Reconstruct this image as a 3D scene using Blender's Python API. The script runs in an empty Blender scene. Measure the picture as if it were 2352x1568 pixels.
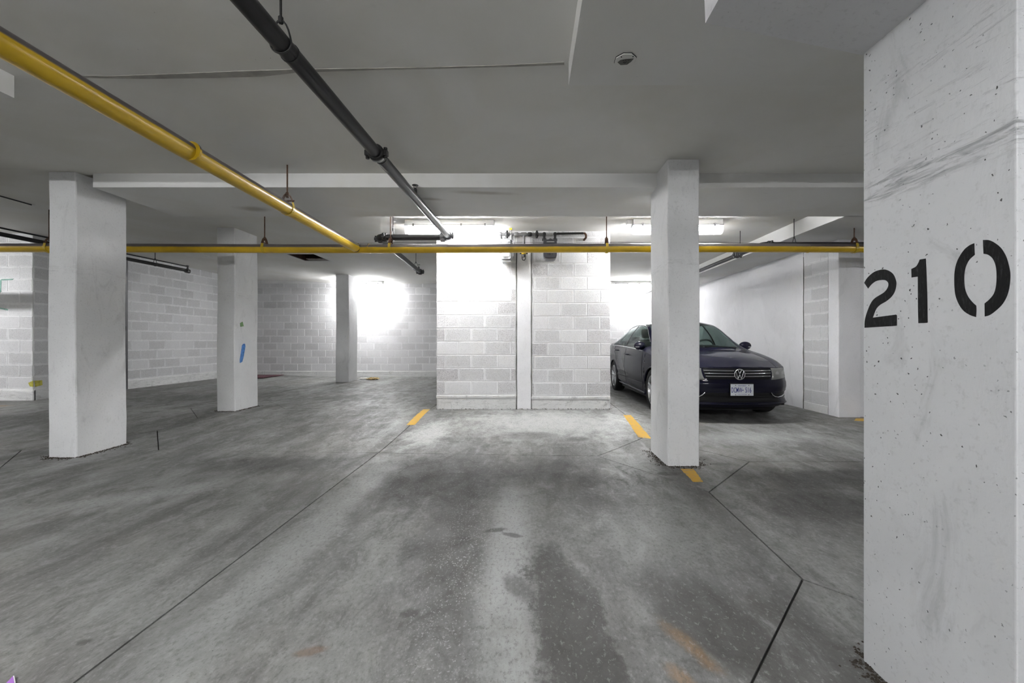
import bpy, bmesh, math, random
from mathutils import Vector, Matrix, Euler

random.seed(7)
scene = bpy.context.scene
COL = scene.collection
PI = math.pi

# ------------------------------------------------------------------ camera, world, exposure
F_PX, VX, VY, CZ = 955.0, 1212.0, 783.0, 1.10      # focal length in px, vanishing point, eye height
cam_d = bpy.data.cameras.new('camera')
cam_d.sensor_width = 36.0
cam_d.lens = F_PX / 2352.0 * 36.0
cam_d.shift_x = -(VX - 1176.0) / 2352.0
cam_d.shift_y = (VY - 784.0) / 2352.0
cam_d.clip_start = 0.02
cam = bpy.data.objects.new('camera', cam_d)
cam.location = (0, 0, CZ)
cam.rotation_euler = (PI / 2, 0, 0)
COL.objects.link(cam)
scene.camera = cam
world = bpy.data.worlds.new('world')
scene.world = world
world.use_nodes = True
world.node_tree.nodes['Background'].inputs[0].default_value = (0.8, 0.85, 1, 1)
world.node_tree.nodes['Background'].inputs[1].default_value = 0.0
vs = scene.view_settings
vs.view_transform = 'Standard'
vs.look = 'None'
vs.gamma = 1.0
vs.use_curve_mapping = False
vs.exposure = 2.98
cy = scene.cycles
cy.max_bounces = 5
cy.diffuse_bounces = 3
cy.glossy_bounces = 2
cy.adaptive_threshold = 0.13
cy.adaptive_min_samples = 16
cy.transparent_max_bounces = 6
cy.caustics_reflective = False
cy.caustics_refractive = False
TUBE_POWER = 60.0                                   # emission strength of every fluorescent tube

# ------------------------------------------------------------------ helpers: names, parents, meshes
def link(o):
    COL.objects.link(o)
    return o

def tag(o, label=None, cat=None, group=None, kind=None):
    if label: o['label'] = label
    if cat: o['category'] = cat
    if group: o['group'] = group
    if kind: o['kind'] = kind
    return o

def thing(name, label, cat, loc=(0, 0, 0), group=None, rotz=0.0):
    o = link(bpy.data.objects.new(name, None))
    o.location = loc
    o.rotation_euler = (0, 0, rotz)
    return tag(o, label, cat, group)

class MB:
    """collects shapes, then links them as one mesh object"""
    def __init__(s):
        s.v, s.f, s.sm = [], [], []
    def add(s, vs_, fs, smooth=False):
        b = len(s.v)
        s.v += [tuple(p) for p in vs_]
        for f in fs:
            s.f.append(tuple(b + i for i in f)); s.sm.append(smooth)
        return s
    def box(s, x0, x1, y0, y1, z0, z1, M=None):
        p = [(x0, y0, z0), (x1, y0, z0), (x1, y1, z0), (x0, y1, z0), (x0, y0, z1), (x1, y0, z1), (x1, y1, z1), (x0, y1, z1)]
        if M is not None: p = [M @ Vector(q) for q in p]
        return s.add(p, [(0, 3, 2, 1), (4, 5, 6, 7), (0, 1, 5, 4), (1, 2, 6, 5), (2, 3, 7, 6), (3, 0, 4, 7)])
    def cbox(s, x0, x1, y0, y1, z0, z1, c=0.01, M=None):
        """box with chamfered edges"""
        bm = bmesh.new()
        bmesh.ops.create_cube(bm, size=1.0)
        for v in bm.verts:
            v.co = Vector(((x0 + x1) / 2 + v.co.x * (x1 - x0), (y0 + y1) / 2 + v.co.y * (y1 - y0), (z0 + z1) / 2 + v.co.z * (z1 - z0)))
        bmesh.ops.bevel(bm, geom=bm.edges[:], offset=c, segments=2, affect='EDGES', profile=0.6)
        return s.bm(bm, M)
    def bm(s, bm, M=None, smooth=False):
        bm.verts.index_update()
        s.add([(M @ v.co) if M is not None else v.co.copy() for v in bm.verts], [[v.index for v in f.verts] for f in bm.faces], smooth)
        bm.free()
        return s
    def prism(s, poly, axis, a0, a1, M=None):
        """2d polygon extruded along axis x/y/z"""
        def P(u, w, a):
            return {'x': (a, u, w), 'y': (u, a, w), 'z': (u, w, a)}[axis]
        n = len(poly)
        p = [P(u, w, a0) for u, w in poly] + [P(u, w, a1) for u, w in poly]
        if M is not None: p = [M @ Vector(q) for q in p]
        fs = [tuple(range(n))[::-1], tuple(range(n, 2 * n))] + [(i, (i + 1) % n, n + (i + 1) % n, n + i) for i in range(n)]
        return s.add(p, fs)
    def tube(s, path, r, n=12, cap=True, M=None):
        path = [Vector(p) for p in path]
        rr = r if isinstance(r, (list, tuple)) else [r] * len(path)
        rings, prev = [], None
        for i, p in enumerate(path):
            t = (path[min(i + 1, len(path) - 1)] - path[max(i - 1, 0)]).normalized()
            if prev is None:
                a = Vector((0, 0, 1)) if abs(t.z) < 0.9 else Vector((1, 0, 0))
                u = t.cross(a).normalized()
            else:
                u = (prev - t * prev.dot(t)).normalized()
            prev = u
            w = t.cross(u)
            rings.append([p + (u * math.cos(2 * PI * k / n) + w * math.sin(2 * PI * k / n)) * rr[i] for k in range(n)])
        vs_ = [q for ring in rings for q in ring]
        if M is not None: vs_ = [M @ q for q in vs_]
        b = len(s.v)
        fs = [(i * n + k, i * n + (k + 1) % n, (i + 1) * n + (k + 1) % n, (i + 1) * n + k) for i in range(len(path) - 1) for k in range(n)]
        s.add(vs_, fs, True)
        if cap:
            for ring in (tuple(range(n))[::-1], tuple((len(path) - 1) * n + k for k in range(n))):
                e = len(s.v)                           # own vertices, so that the cap does not bend the shading of the wall
                s.v += [s.v[b + i] for i in ring]
                s.f.append(tuple(range(e, e + n))); s.sm.append(False)
        return s
    def lathe(s, prof, origin, axis='z', n=24, M=None, smooth=True):
        """profile of (radius, along-axis)"""
        o = Vector(origin); vs_ = []
        for r, h in prof:
            for k in range(n):
                c, d = r * math.cos(2 * PI * k / n), r * math.sin(2 * PI * k / n)
                q = {'z': (c, d, h), 'x': (h, c, d), 'y': (c, h, d)}[axis]
                vs_.append(o + Vector(q))
        if M is not None: vs_ = [M @ q for q in vs_]
        fs = [(i * n + k, i * n + (k + 1) % n, (i + 1) * n + (k + 1) % n, (i + 1) * n + k) for i in range(len(prof) - 1) for k in range(n)]
        return s.add(vs_, fs, smooth)
    def ell(s, c, rx, ry, rz, n=16, m=10, M=None):
        vs_, fs = [], []
        for i in range(m + 1):
            a = PI * i / m
            for k in range(n):
                b = 2 * PI * k / n
                vs_.append(Vector((c[0] + rx * math.sin(a) * math.cos(b), c[1] + ry * math.sin(a) * math.sin(b), c[2] + rz * math.cos(a))))
        if M is not None: vs_ = [M @ q for q in vs_]
        for i in range(m):
            for k in range(n):
                fs.append((i * n + k, i * n + (k + 1) % n, (i + 1) * n + (k + 1) % n, (i + 1) * n + k))
        return s.add(vs_, fs, True)
    def grid(s, fn, nu, nv, smooth=True):
        vs_ = [fn(i / nu, j / nv) for i in range(nu + 1) for j in range(nv + 1)]
        fs = [(i * (nv + 1) + j, (i + 1) * (nv + 1) + j, (i + 1) * (nv + 1) + j + 1, i * (nv + 1) + j + 1) for i in range(nu) for j in range(nv)]
        return s.add(vs_, fs, smooth)
    def clusters(s, gap=0.002):
        """faces grouped into pieces that do not touch each other"""
        par = list(range(len(s.v)))
        def find(i):
            while par[i] != i:
                par[i] = par[par[i]]; i = par[i]
            return i
        for f in s.f:
            r = find(f[0])
            for i in f[1:]: par[find(i)] = r
        isl = {}
        for k, f in enumerate(s.f): isl.setdefault(find(f[0]), []).append(k)
        isl = list(isl.values())
        if len(isl) < 2 or len(isl) > 120: return [list(range(len(s.f)))]
        bb = []
        for g in isl:
            P = [s.v[i] for k in g for i in s.f[k]]
            bb.append(([min(p[q] for p in P) - gap for q in range(3)], [max(p[q] for p in P) + gap for q in range(3)]))
        own = list(range(len(isl)))
        def fo(i):
            while own[i] != i: i = own[i]
            return i
        for i in range(len(isl)):
            for j in range(i):
                if all(bb[i][0][q] <= bb[j][1][q] and bb[j][0][q] <= bb[i][1][q] for q in range(3)): own[fo(i)] = fo(j)
        out = {}
        for i, g in enumerate(isl): out.setdefault(fo(i), []).extend(g)
        return list(out.values())
    def build(s, name, mat, parent=None, kind=None, label=None, whole=False):
        if not whole and len(s.f) < 6000:
            cl = s.clusters()
            if len(cl) > 1:
                first = None
                for g in cl:
                    ids = sorted({i for k in g for i in s.f[k]}); mp_ = {i: n for n, i in enumerate(ids)}
                    q = MB(); q.v = [s.v[i] for i in ids]; q.f = [tuple(mp_[i] for i in s.f[k]) for k in g]; q.sm = [s.sm[k] for k in g]
                    o = q.build(name, mat, parent, kind, label, True); first = first or o
                return first
        off = Vector((0, 0, 0))
        p = parent
        while p is not None:                           # shapes come in world coordinates, except under a 'local' root
            if p.get('local'):
                off = Vector((0, 0, 0)); break
            off += Vector(p.location); p = p.parent
        me = bpy.data.meshes.new(name)
        me.from_pydata([(a - off.x, b - off.y, c - off.z) for a, b, c in s.v], [], s.f)
        me.polygons.foreach_set('use_smooth', s.sm)
        me.validate(); me.update()
        bm = bmesh.new(); bm.from_mesh(me)
        bmesh.ops.recalc_face_normals(bm, faces=bm.faces[:])
        bm.to_mesh(me); bm.free()
        me.materials.append(mat)
        o = link(bpy.data.objects.new(name, me))
        if parent is not None: o.parent = parent
        if kind: o['kind'] = kind
        if label: o['label'] = label
        return o

def structure(mb, name, mat, label=None):
    o = mb.build(name, mat)
    return tag(o, label, None, None, 'structure')

def text_mb(txt, size, M, depth=0.0006, bold=0.0, align='CENTER'):
    """flat lettering as mesh (default font)"""
    cu = bpy.data.curves.new('lettering', 'FONT')
    cu.body = txt; cu.size = size; cu.align_x = align; cu.align_y = 'CENTER'
    cu.extrude = depth; cu.offset = bold; cu.resolution_u = 3
    ob = bpy.data.objects.new('lettering', cu); link(ob)
    dg = bpy.context.evaluated_depsgraph_get()
    me = bpy.data.meshes.new_from_object(ob.evaluated_get(dg))
    mb = MB().add([M @ v.co for v in me.vertices], [list(p.vertices) for p in me.polygons])
    bpy.data.objects.remove(ob); bpy.data.curves.remove(cu); bpy.data.meshes.remove(me)
    return mb

# ------------------------------------------------------------------ materials
class Mat:
    def __init__(s, name, rough=0.6, metal=0.0, spec=0.5, color=(0.8, 0.8, 0.8)):
        s.m = bpy.data.materials.new(name); s.m.use_nodes = True
        s.nt = s.m.node_tree
        s.b = s.nt.nodes['Principled BSDF']
        s.b.inputs['Roughness'].default_value = rough
        s.b.inputs['Metallic'].default_value = metal
        s.b.inputs['Specular IOR Level'].default_value = spec
        s.b.inputs['Base Color'].default_value = (*color, 1)
    def n(s, t, **kw):
        nd = s.nt.nodes.new('ShaderNode' + t)
        for k, v in kw.items():
            if k.startswith('_'):
                setattr(nd, k[1:], v)
            else:
                s.set(nd, k, v)
        return nd
    def set(s, nd, k, v):
        k = {'i0': 0, 'i1': 1, 'i2': 2}.get(k, k.replace('_', ' ') if isinstance(k, str) else k)
        inp = nd.inputs[k]
        if isinstance(v, bpy.types.NodeSocket): s.nt.links.new(v, inp)
        elif isinstance(v, bpy.types.Node): s.nt.links.new(v.outputs[0], inp)
        else: inp.default_value = (*v, 1) if (isinstance(v, tuple) and len(v) == 3 and inp.type == 'RGBA') else v
    def pos(s):
        return s.n('NewGeometry').outputs['Position']
    def obj(s):
        return s.n('TexCoord').outputs['Object']
    def math(s, op, a, b=0.0, clamp=False):
        return s.n('Math', _operation=op, _use_clamp=clamp, i0=a, i1=b).outputs[0]
    def scale(s, vec, sc, loc=(0, 0, 0), rot=(0, 0, 0)):
        return s.n('Mapping', Vector=vec, Scale=sc, Location=loc, Rotation=rot).outputs[0]
    def noise(s, vec, scale=5.0, detail=4.0, rough=0.55, dist=0.0):
        return s.n('TexNoise', Vector=vec, Scale=scale, Detail=detail, Roughness=rough, Distortion=dist).outputs['Fac']
    def ramp(s, fac, a, b, lo=0.0, hi=1.0):
        return s.n('MapRange', _interpolation_type='SMOOTHSTEP', Value=fac, From_Min=a, From_Max=b, To_Min=lo, To_Max=hi).outputs[0]
    def mix(s, fac, a, b, mode='MIX'):
        nd = s.nt.nodes.new('ShaderNodeMix'); nd.data_type = 'RGBA'; nd.blend_type = mode
        for i, v in ((0, fac), (6, a), (7, b)):
            if isinstance(v, bpy.types.NodeSocket): s.nt.links.new(v, nd.inputs[i])
            else: nd.inputs[i].default_value = (*v, 1) if isinstance(v, tuple) else v
        return nd.outputs[2]
    def out(s, color=None, rough=None, bump=None, bstr=0.3, bdist=0.01):
        if color is not None: s.set(s.b, 'Base Color', color)
        if rough is not None: s.set(s.b, 'Roughness', rough)
        if bump is not None:
            s.set(s.b, 'Normal', s.n('Bump', Strength=bstr, Distance=bdist, Height=bump).outputs[0])
        return s.m
    def pits(s, vec, scale, thr):
        """sparse dark pin-holes"""
        vo = s.n('TexVoronoi', Vector=vec, Scale=scale)
        sep = s.n('SeparateColor', Color=vo.outputs['Color'])
        lim = s.n('MapRange', Value=sep.outputs[0], From_Min=0.55, From_Max=1.0, To_Min=0.0, To_Max=thr).outputs[0]
        return s.math('LESS_THAN', vo.outputs['Distance'], lim)
    def blob(s, vec, cx, cy, rx, ry, wob=0.35, soft=0.35, rot=0.0, wscale=2.2, cz=None, rz=1.0, nz=None):
        """0..1 mask of an irregular patch centred at (cx, cy) in plan"""
        d = s.n('Mapping', _vector_type='TEXTURE', Vector=vec, Location=(cx, cy, cz or 0), Rotation=(0, 0, rot), Scale=(rx, ry, rz if cz is not None else 1e6)).outputs[0]
        ln = s.n('VectorMath', _operation='LENGTH', i0=d).outputs['Value']
        nz = nz or s.noise(vec, wscale, 5, 0.6)
        w = s.math('ADD', ln, s.math('MULTIPLY', s.math('SUBTRACT', nz, 0.5), wob * 3))
        return s.ramp(w, 1.0 + soft / 2, 1.0 - soft, 0.0, 1.0)

def plain(name, color, rough=0.5, metal=0.0, spec=0.5, bump=0.0, bscale=60, var=0.0):
    m = Mat(name, rough, metal, spec, color)
    if bump or var:
        nz = m.noise(m.obj(), bscale, 4)
        c = m.mix(m.ramp(nz, 0.35, 0.7), color, tuple(x * (1 - var) for x in color)) if var else None
        return m.out(c, None, nz if bump else None, bump, 0.004)
    return m.m

def painted_concrete(name, base, pit=0.10, smudge=0.25, rough=0.75, bump=0.35, dark=(0.12, 0.12, 0.115), seed=0.0, trowel=None):
    m = Mat(name, rough, 0, 0.3)
    P = m.scale(m.pos(), (1, 1, 1), (seed, seed * 1.7, seed * 0.6))
    big = m.noise(P, 1.3, 3, 0.6, 0.4)
    mid = m.noise(m.scale(P, (1, 1, 0.45)), 6.0, 5, 0.66, 0.8)
    fine = m.noise(P, 60, 2, 0.6)
    c = m.mix(m.ramp(big, 0.35, 0.7), base, tuple(x * 0.90 for x in base))
    c = m.mix(m.math('MULTIPLY', m.ramp(mid, 0.55, 0.74), smudge), c, tuple(x * 0.48 for x in base))
    c = m.mix(m.math('MULTIPLY', m.ramp(fine, 0.55, 0.75), 0.28), c, tuple(x * 0.55 for x in base))
    jig = m.n('VectorMath', _operation='SCALE', i0=m.n('TexNoise', Vector=P, Scale=130.0, Detail=1.0).outputs['Color'], Scale=0.010).outputs[0]
    PJ = m.n('VectorMath', _operation='ADD', i0=P, i1=jig).outputs[0]
    p1 = m.pits(PJ, 55, pit * 0.9); p2 = m.pits(m.scale(PJ, (1, 1, 1), (3.1, 1.2, 5.5)), 150, pit * 1.2)
    pp = m.math('MULTIPLY', m.math('MAXIMUM', p1, m.math('MULTIPLY', p2, 0.7)), m.ramp(m.noise(P, 2.5, 2), 0.28, 0.55))
    c = m.mix(pp, c, dark)
    h = m.math('ADD', m.math('MULTIPLY', mid, 0.6), m.math('MULTIPLY', fine, 0.12))
    h = m.math('SUBTRACT', h, m.math('MULTIPLY', pp, 0.6))
    for z0, half, st, thr in trowel or ():             # rough, unfilled pour line: horizontal scuffs
        W = m.pos()
        sk = m.noise(m.scale(W, (3, 3, 26)), 2.4, 6, 0.7, 0.5)
        wv = m.noise(m.scale(W, (1, 1, 0.3)), 2.2, 3, 0.5)
        zz_ = m.n('SeparateXYZ', Vector=W).outputs[2]
        dz_ = m.math('ABSOLUTE', m.math('SUBTRACT', m.math('ADD', zz_, m.math('MULTIPLY', m.math('SUBTRACT', wv, 0.5), half * 1.2)), z0))
        mk = m.math('MULTIPLY', m.ramp(dz_, half, half * 0.3), m.ramp(sk, thr, thr + 0.2))
        c = m.mix(m.math('MULTIPLY', mk, st), c, tuple(x * 0.42 for x in base))
        h = m.math('SUBTRACT', h, m.math('MULTIPLY', mk, 0.35))
    return m.out(c, None, h, bump, 0.012)

def block_mat(name, white, grey, seed=0.0, amount=0.85, stipple=1.0, lo=0.45):
    """painted concrete block: thin paint on the open-textured face, thick paint along the joints"""
    m = Mat(name, 0.8, 0, 0.25)
    O = m.obj(); P = m.pos()
    sep = m.n('SeparateXYZ', Vector=O)
    nz = m.noise(P, 14, 4, 0.6)
    ex = m.math('SUBTRACT', 0.195, m.math('ABSOLUTE', sep.outputs[0]))
    ez = m.math('SUBTRACT', 0.095, m.math('ABSOLUTE', sep.outputs[2]))
    e = m.math('MINIMUM', ex, ez)
    e = m.math('ADD', e, m.math('MULTIPLY', m.math('SUBTRACT', nz, 0.5), 0.035))
    face = m.ramp(e, -0.002, 0.020)
    rnd = m.n('ObjectInfo').outputs['Random']
    face = m.math('MULTIPLY', face, m.ramp(rnd, 0.0, 1.0, lo, 1.0))
    st = m.noise(P, 120, 3, 0.7)
    st2 = m.ramp(st, 0.47, 0.60)
    f = m.math('MULTIPLY', face, m.math('ADD', 0.42, m.math('MULTIPLY', st2, 0.55 * stipple)))
    c = m.mix(m.math('MULTIPLY', f, amount), white, grey)
    drt = m.ramp(m.noise(m.scale(P, (2.5, 2.5, 0.7)), 3.0, 5, 0.65), 0.62, 0.85)
    c = m.mix(m.math('MULTIPLY', drt, 0.25), c, (0.25, 0.24, 0.22))
    h = m.math('SUBTRACT', m.math('MULTIPLY', nz, 0.4), m.math('MULTIPLY', m.math('MULTIPLY', face, st2), 0.45))
    return m.out(c, None, h, 0.45, 0.006)

def floor_mat():
    m = Mat('floor_concrete', 0.55, 0, 0.5)
    P = m.pos()
    streak = m.noise(m.scale(P, (1.6, 0.28, 1)), 1.5, 5, 0.6, 0.6)
    patch = m.noise(P, 0.8, 4, 0.6, 0.5)
    mid = m.noise(m.scale(P, (1, 0.55, 1)), 7.0, 6, 0.74, 0.6)
    wobn = m.noise(m.scale(P, (1, 0.7, 1)), 6.0, 6, 0.78)
    fine = m.noise(m.scale(P, (1, 0.6, 1)), 60, 3, 0.75)
    c = m.mix(m.ramp(streak, 0.28, 0.72), (0.080, 0.078, 0.074), (0.235, 0.238, 0.232))
    c = m.mix(m.math('MULTIPLY', m.ramp(patch, 0.42, 0.70), 0.5), c, (0.185, 0.175, 0.160))
    c = m.mix(m.math('MULTIPLY', m.ramp(mid, 0.50, 0.66), 0.60), c, (0.085, 0.082, 0.076))
    c = m.mix(m.math('MULTIPLY', m.ramp(mid, 0.47, 0.33), 0.45), c, (0.29, 0.295, 0.29))
    # stains, pale patches and one painted shade band: (x, y, rx, ry, rotation, wobble, softness, strength, colour)
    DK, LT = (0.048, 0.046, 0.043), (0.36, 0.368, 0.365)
    LT2 = (0.46, 0.465, 0.455)
    def blob(cx, cy, rx, ry, rot, wob, soft):
        d = m.n('Mapping', _vector_type='TEXTURE', Vector=P, Location=(cx, cy, 0), Rotation=(0, 0, rot), Scale=(rx, ry, 1e6)).outputs[0]
        ln = m.n('VectorMath', _operation='LENGTH', i0=d).outputs['Value']
        w = m.math('ADD', ln, m.math('MULTIPLY', m.math('SUBTRACT', wobn, 0.5), wob * 5.5))
        return m.ramp(w, 1.0 + soft / 2, 1.0 - soft)
    for cx, cy, rx, ry, rot, wob, soft, st, col in (
            (-0.10, 2.20, 0.15, 1.15, 0.02, 0.35, 0.7, 0.80, LT),
            (-0.78, 3.38, 0.56, 0.70, 0.1, 0.32, 0.6, 0.95, DK),
            (-0.45, 2.45, 0.22, 1.05, 0.06, 0.40, 0.7, 0.72, DK),
            (0.17, 1.55, 0.15, 0.75, 0.10, 0.40, 0.25, 0.85, DK),
            (0.72, 1.65, 0.24, 0.45, 0.3, 0.40, 0.6, 0.75, DK),
            (0.10, 3.55, 0.50, 0.42, 0.0, 0.45, 0.7, 0.72, DK),
            (0.70, 2.35, 0.50, 0.45, 0.4, 0.45, 0.9, 0.45, LT),
            (-1.22, 2.45, 0.15, 1.6, 0.02, 0.35, 0.9, 0.60, LT),
            (-1.15, 4.85, 0.28, 0.55, 0.0, 0.45, 0.8, 0.95, LT2),
            (0.25, 5.35, 1.25, 0.80, 0.0, 0.40, 0.8, 0.85, LT2),  # broad pale patch in front of the shaft
            (0.02, 4.75, 0.30, 0.16, 0.0, 0.40, 0.4, 0.50, DK),
            (0.55, 4.60, 0.14, 0.09, 0.0, 0.40, 0.4, 0.50, DK),
            (-2.30, 3.75, 0.80, 0.30, 0.0, 0.45, 0.7, 0.75, DK),  # shade of ceiling drop and pipes painted into the floor colour
            (-2.75, 2.95, 0.85, 0.16, 0.55, 0.45, 0.8, 0.50, LT),
            (-3.3, 7.55, 0.95, 0.40, 0.2, 0.45, 0.8, 0.70, DK),
            (-5.9, 7.6, 1.6, 0.70, 0.1, 0.45, 0.8, 0.75, DK),
            (-6.6, 5.3, 1.3, 0.45, 0.1, 0.45, 0.8, 0.65, DK),
            (1.95, 2.75, 0.60, 0.38, 0.4, 0.45, 0.7, 0.75, DK),
            (2.7, 3.35, 0.9, 0.28, 0.0, 0.45, 0.6, 0.72, DK),
            (2.6, 4.75, 0.85, 0.30, 0.1, 0.45, 0.8, 0.55, LT),
            (1.1, 1.35, 0.16, 0.30, 0.2, 0.40, 0.8, 0.45, DK),
            (-0.475, 1.68, 0.040, 0.035, 0, 0.30, 0.5, 0.75, DK), (-0.20, 2.42, 0.075, 0.028, 0.2, 0.35, 0.5, 0.75, DK),
            (-0.09, 2.36, 0.060, 0.025, -0.4, 0.35, 0.5, 0.70, DK), (-0.36, 2.32, 0.040, 0.025, 0, 0.35, 0.5, 0.65, DK),
            (-0.77, 1.475, 0.060, 0.022, 0.3, 0.35, 0.5, 0.70, (0.16, 0.105, 0.075)), (-1.62, 1.52, 0.03, 0.02, 0, 0.3, 0.5, 0.7, DK),
            (-0.03, 1.85, 0.06, 0.12, 0.5, 0.4, 0.5, 0.6, DK), (1.16, 3.45, 0.10, 0.05, 0, 0.35, 0.4, 0.8, DK), (1.72, 3.72, 0.10, 0.05, 0, 0.35, 0.4, 0.75, DK)):
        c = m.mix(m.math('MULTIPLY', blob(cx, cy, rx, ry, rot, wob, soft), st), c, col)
    # old rust-orange paint traces
    for cx, cy, rx, ry, rot in ((0.585, 1.50, 0.035, 0.14, 0.45), (0.50, 1.36, 0.03, 0.07, 0.4), (1.29, 1.53, 0.03, 0.05, 0.2), (-7.9, 6.2, 0.2, 0.12, 0)):
        c = m.mix(m.math('MULTIPLY', blob(cx, cy, rx, ry, rot, 0.5, 0.9), 0.38), c, (0.36, 0.19, 0.05))
    # pale flaking laitance: fine angular specks
    wob_v = m.n('VectorMath', _operation='SCALE', i0=m.n('TexNoise', Vector=P, Scale=85.0, Detail=1.0).outputs['Color'], Scale=0.018).outputs[0]
    vo = m.n('TexVoronoi', Vector=m.scale(m.n('VectorMath', _operation='ADD', i0=P, i1=wob_v).outputs[0], (1, 0.7, 1)), Scale=80, Randomness=1.0)
    sp = m.math('LESS_THAN', vo.outputs['Distance'], m.ramp(wobn, 0.3, 0.75, 0.12, 0.40))
    band = m.math('MAXIMUM', blob(-0.33, 2.05, 0.20, 1.2, 0.05, 0.45, 0.9), m.math('MULTIPLY', m.ramp(patch, 0.50, 0.72), 0.22))
    c = m.mix(m.math('MULTIPLY', m.math('MULTIPLY', sp, band), 0.7), c, (0.40, 0.405, 0.40))
    pp = m.pits(P, 42, 0.11)
    c = m.mix(m.math('MULTIPLY', pp, 0.75), c, (0.028, 0.028, 0.026))
    c = m.mix(m.math('MULTIPLY', m.ramp(fine, 0.50, 0.68), 0.50), c, (0.075, 0.073, 0.068))
    c = m.mix(m.math('MULTIPLY', m.ramp(fine, 0.45, 0.32), 0.38), c, (0.33, 0.335, 0.33))
    rg = m.ramp(mid, 0.3, 0.75, 0.46, 0.75)
    h = m.math('ADD', m.math('MULTIPLY', mid, 0.7), m.math('MULTIPLY', fine, 0.3))
    h = m.math('SUBTRACT', h, m.math('MULTIPLY', pp, 0.4))
    return m.out(c, rg, h, 0.30, 0.006)

def ceiling_mat(name, base, seed=0.0):
    m = Mat(name, 0.85, 0, 0.2)
    P = m.scale(m.pos(), (1, 1, 1), (seed, seed, 0))
    big = m.noise(P, 0.9, 3, 0.6, 0.6)
    mid = m.noise(m.scale(P, (0.5, 1.2, 1)), 4.0, 5, 0.65, 0.9)
    fine = m.noise(P, 60, 2)
    wobn = m.noise(m.pos(), 6, 4, 0.6)
    c = m.mix(m.ramp(big, 0.35, 0.7), base, tuple(x * y for x, y in zip(base, (0.93, 0.92, 0.89))))
    c = m.mix(m.math('MULTIPLY', m.ramp(mid, 0.62, 0.80), 0.22), c, tuple(x * 0.55 for x in base))
    # board marks of the formwork, 2.4 m apart, and small dark nicks
    pp = m.math('MULTIPLY', m.pits(P, 22, 0.05), m.ramp(m.noise(P, 1.6, 3), 0.52, 0.62))
    c = m.mix(pp, c, (0.08, 0.08, 0.075))
    for cx, cy, rx, ry, st in ((-3.05, 4.62, 0.16, 0.10, 0.55), (-0.42, 4.12, 0.30, 0.05, 0.5), (-1.0, 4.3, 0.14, 0.04, 0.4), (-0.05, 5.75, 0.5, 0.16, 0.3)):
        ring = m.blob(m.pos(), cx, cy, rx, ry, 0.30, 0.8, 0.1, nz=wobn)
        c = m.mix(m.math('MULTIPLY', ring, st), c, (0.24, 0.205, 0.15))
    h = m.math('ADD', m.math('MULTIPLY', mid, 0.6), m.math('MULTIPLY', fine, 0.1))
    return m.out(c, None, h, 0.3, 0.008)

def pipe_mat(name, col, top, rough=0.3):
    """painted steel pipe with an unpainted dusty crown"""
    m = Mat(name, rough, 0, 0.5)
    nrm = m.n('NewGeometry').outputs['Normal']
    z = m.n('SeparateXYZ', Vector=nrm).outputs[2]
    nz = m.noise(m.pos(), 7, 4)
    z = m.math('ADD', z, m.math('MULTIPLY', m.math('SUBTRACT', nz, 0.5), 0.12))
    c = m.mix(m.ramp(nz, 0.35, 0.7), col, tuple(x * 0.88 for x in col))
    c = m.mix(m.ramp(z, 0.06, 0.26), c, top)
    return m.out(c, None, m.noise(m.pos(), 40, 3), 0.06, 0.003)

WHITE = (0.77, 0.775, 0.78)
M_FLOOR = floor_mat()
M_BASE = plain('joint_dark', (0.03, 0.029, 0.027), 0.9)
M_CEIL = ceiling_mat('ceiling_paint', (0.78, 0.775, 0.75))
M_BEAM = ceiling_mat('beam_paint', (0.79, 0.79, 0.78), 3.3)
M_PILLAR = painted_concrete('pillar_paint', WHITE, 0.12, 0.36, trowel=((1.78, 0.06, 0.35, 0.48),))
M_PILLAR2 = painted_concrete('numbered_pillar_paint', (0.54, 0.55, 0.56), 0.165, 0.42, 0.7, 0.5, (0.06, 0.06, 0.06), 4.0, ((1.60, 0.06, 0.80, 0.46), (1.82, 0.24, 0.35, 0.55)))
M_WALL = painted_concrete('wall_paint', (0.76, 0.76, 0.78), 0.06, 0.2, seed=9.0)
M_BLOCK = block_mat('painted_block', (0.76, 0.76, 0.77), (0.30, 0.29, 0.30), 0, 1.0)
M_BLOCK_L = block_mat('painted_block_soft', (0.78, 0.78, 0.79), (0.33, 0.33, 0.335), 2.0, 1.0, 0.6, 0.6)
M_MORTAR = painted_concrete('painted_mortar', (0.72, 0.72, 0.72), 0.05, 0.35, bump=0.5)
M_KERB = painted_concrete('kerb_paint', (0.74, 0.74, 0.735), 0.25, 0.85, bump=0.8, seed=2.0, trowel=((0.2, 0.16, 0.7, 0.50),))
M_GASKET = plain('dirty_joint', (0.16, 0.155, 0.14), 0.9, var=0.4)
M_YPIPE = pipe_mat('yellow_gas_pipe', (0.62, 0.40, 0.018), (0.10, 0.085, 0.085), 0.28)
M_YELLOW = plain('yellow_strap', (0.60, 0.42, 0.02), 0.4, var=0.3)
M_BPIPE = plain('black_steel', (0.010, 0.010, 0.0105), 0.30, 0.0, 0.4, 0.05, 40)
M_IRON = plain('black_iron', (0.012, 0.012, 0.012), 0.45, 0.0, 0.5)
M_RUST = plain('rusty_rod', (0.10, 0.045, 0.02), 0.75, var=0.5, bscale=40)
M_GREYMET = plain('grey_metal', (0.16, 0.16, 0.165), 0.4, 0.3)
M_METER_D = plain('meter_dark_grey', (0.045, 0.046, 0.052), 0.45)
M_METER_L = plain('meter_light_grey', (0.24, 0.245, 0.25), 0.4)
M_WHITE = plain('white_plastic', (0.75, 0.75, 0.74), 0.4)
M_ZINC = plain('zinc', (0.40, 0.40, 0.39), 0.4, 0.6)
M_CHROME = plain('chrome', (0.80, 0.81, 0.83), 0.12, 1.0)
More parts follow.
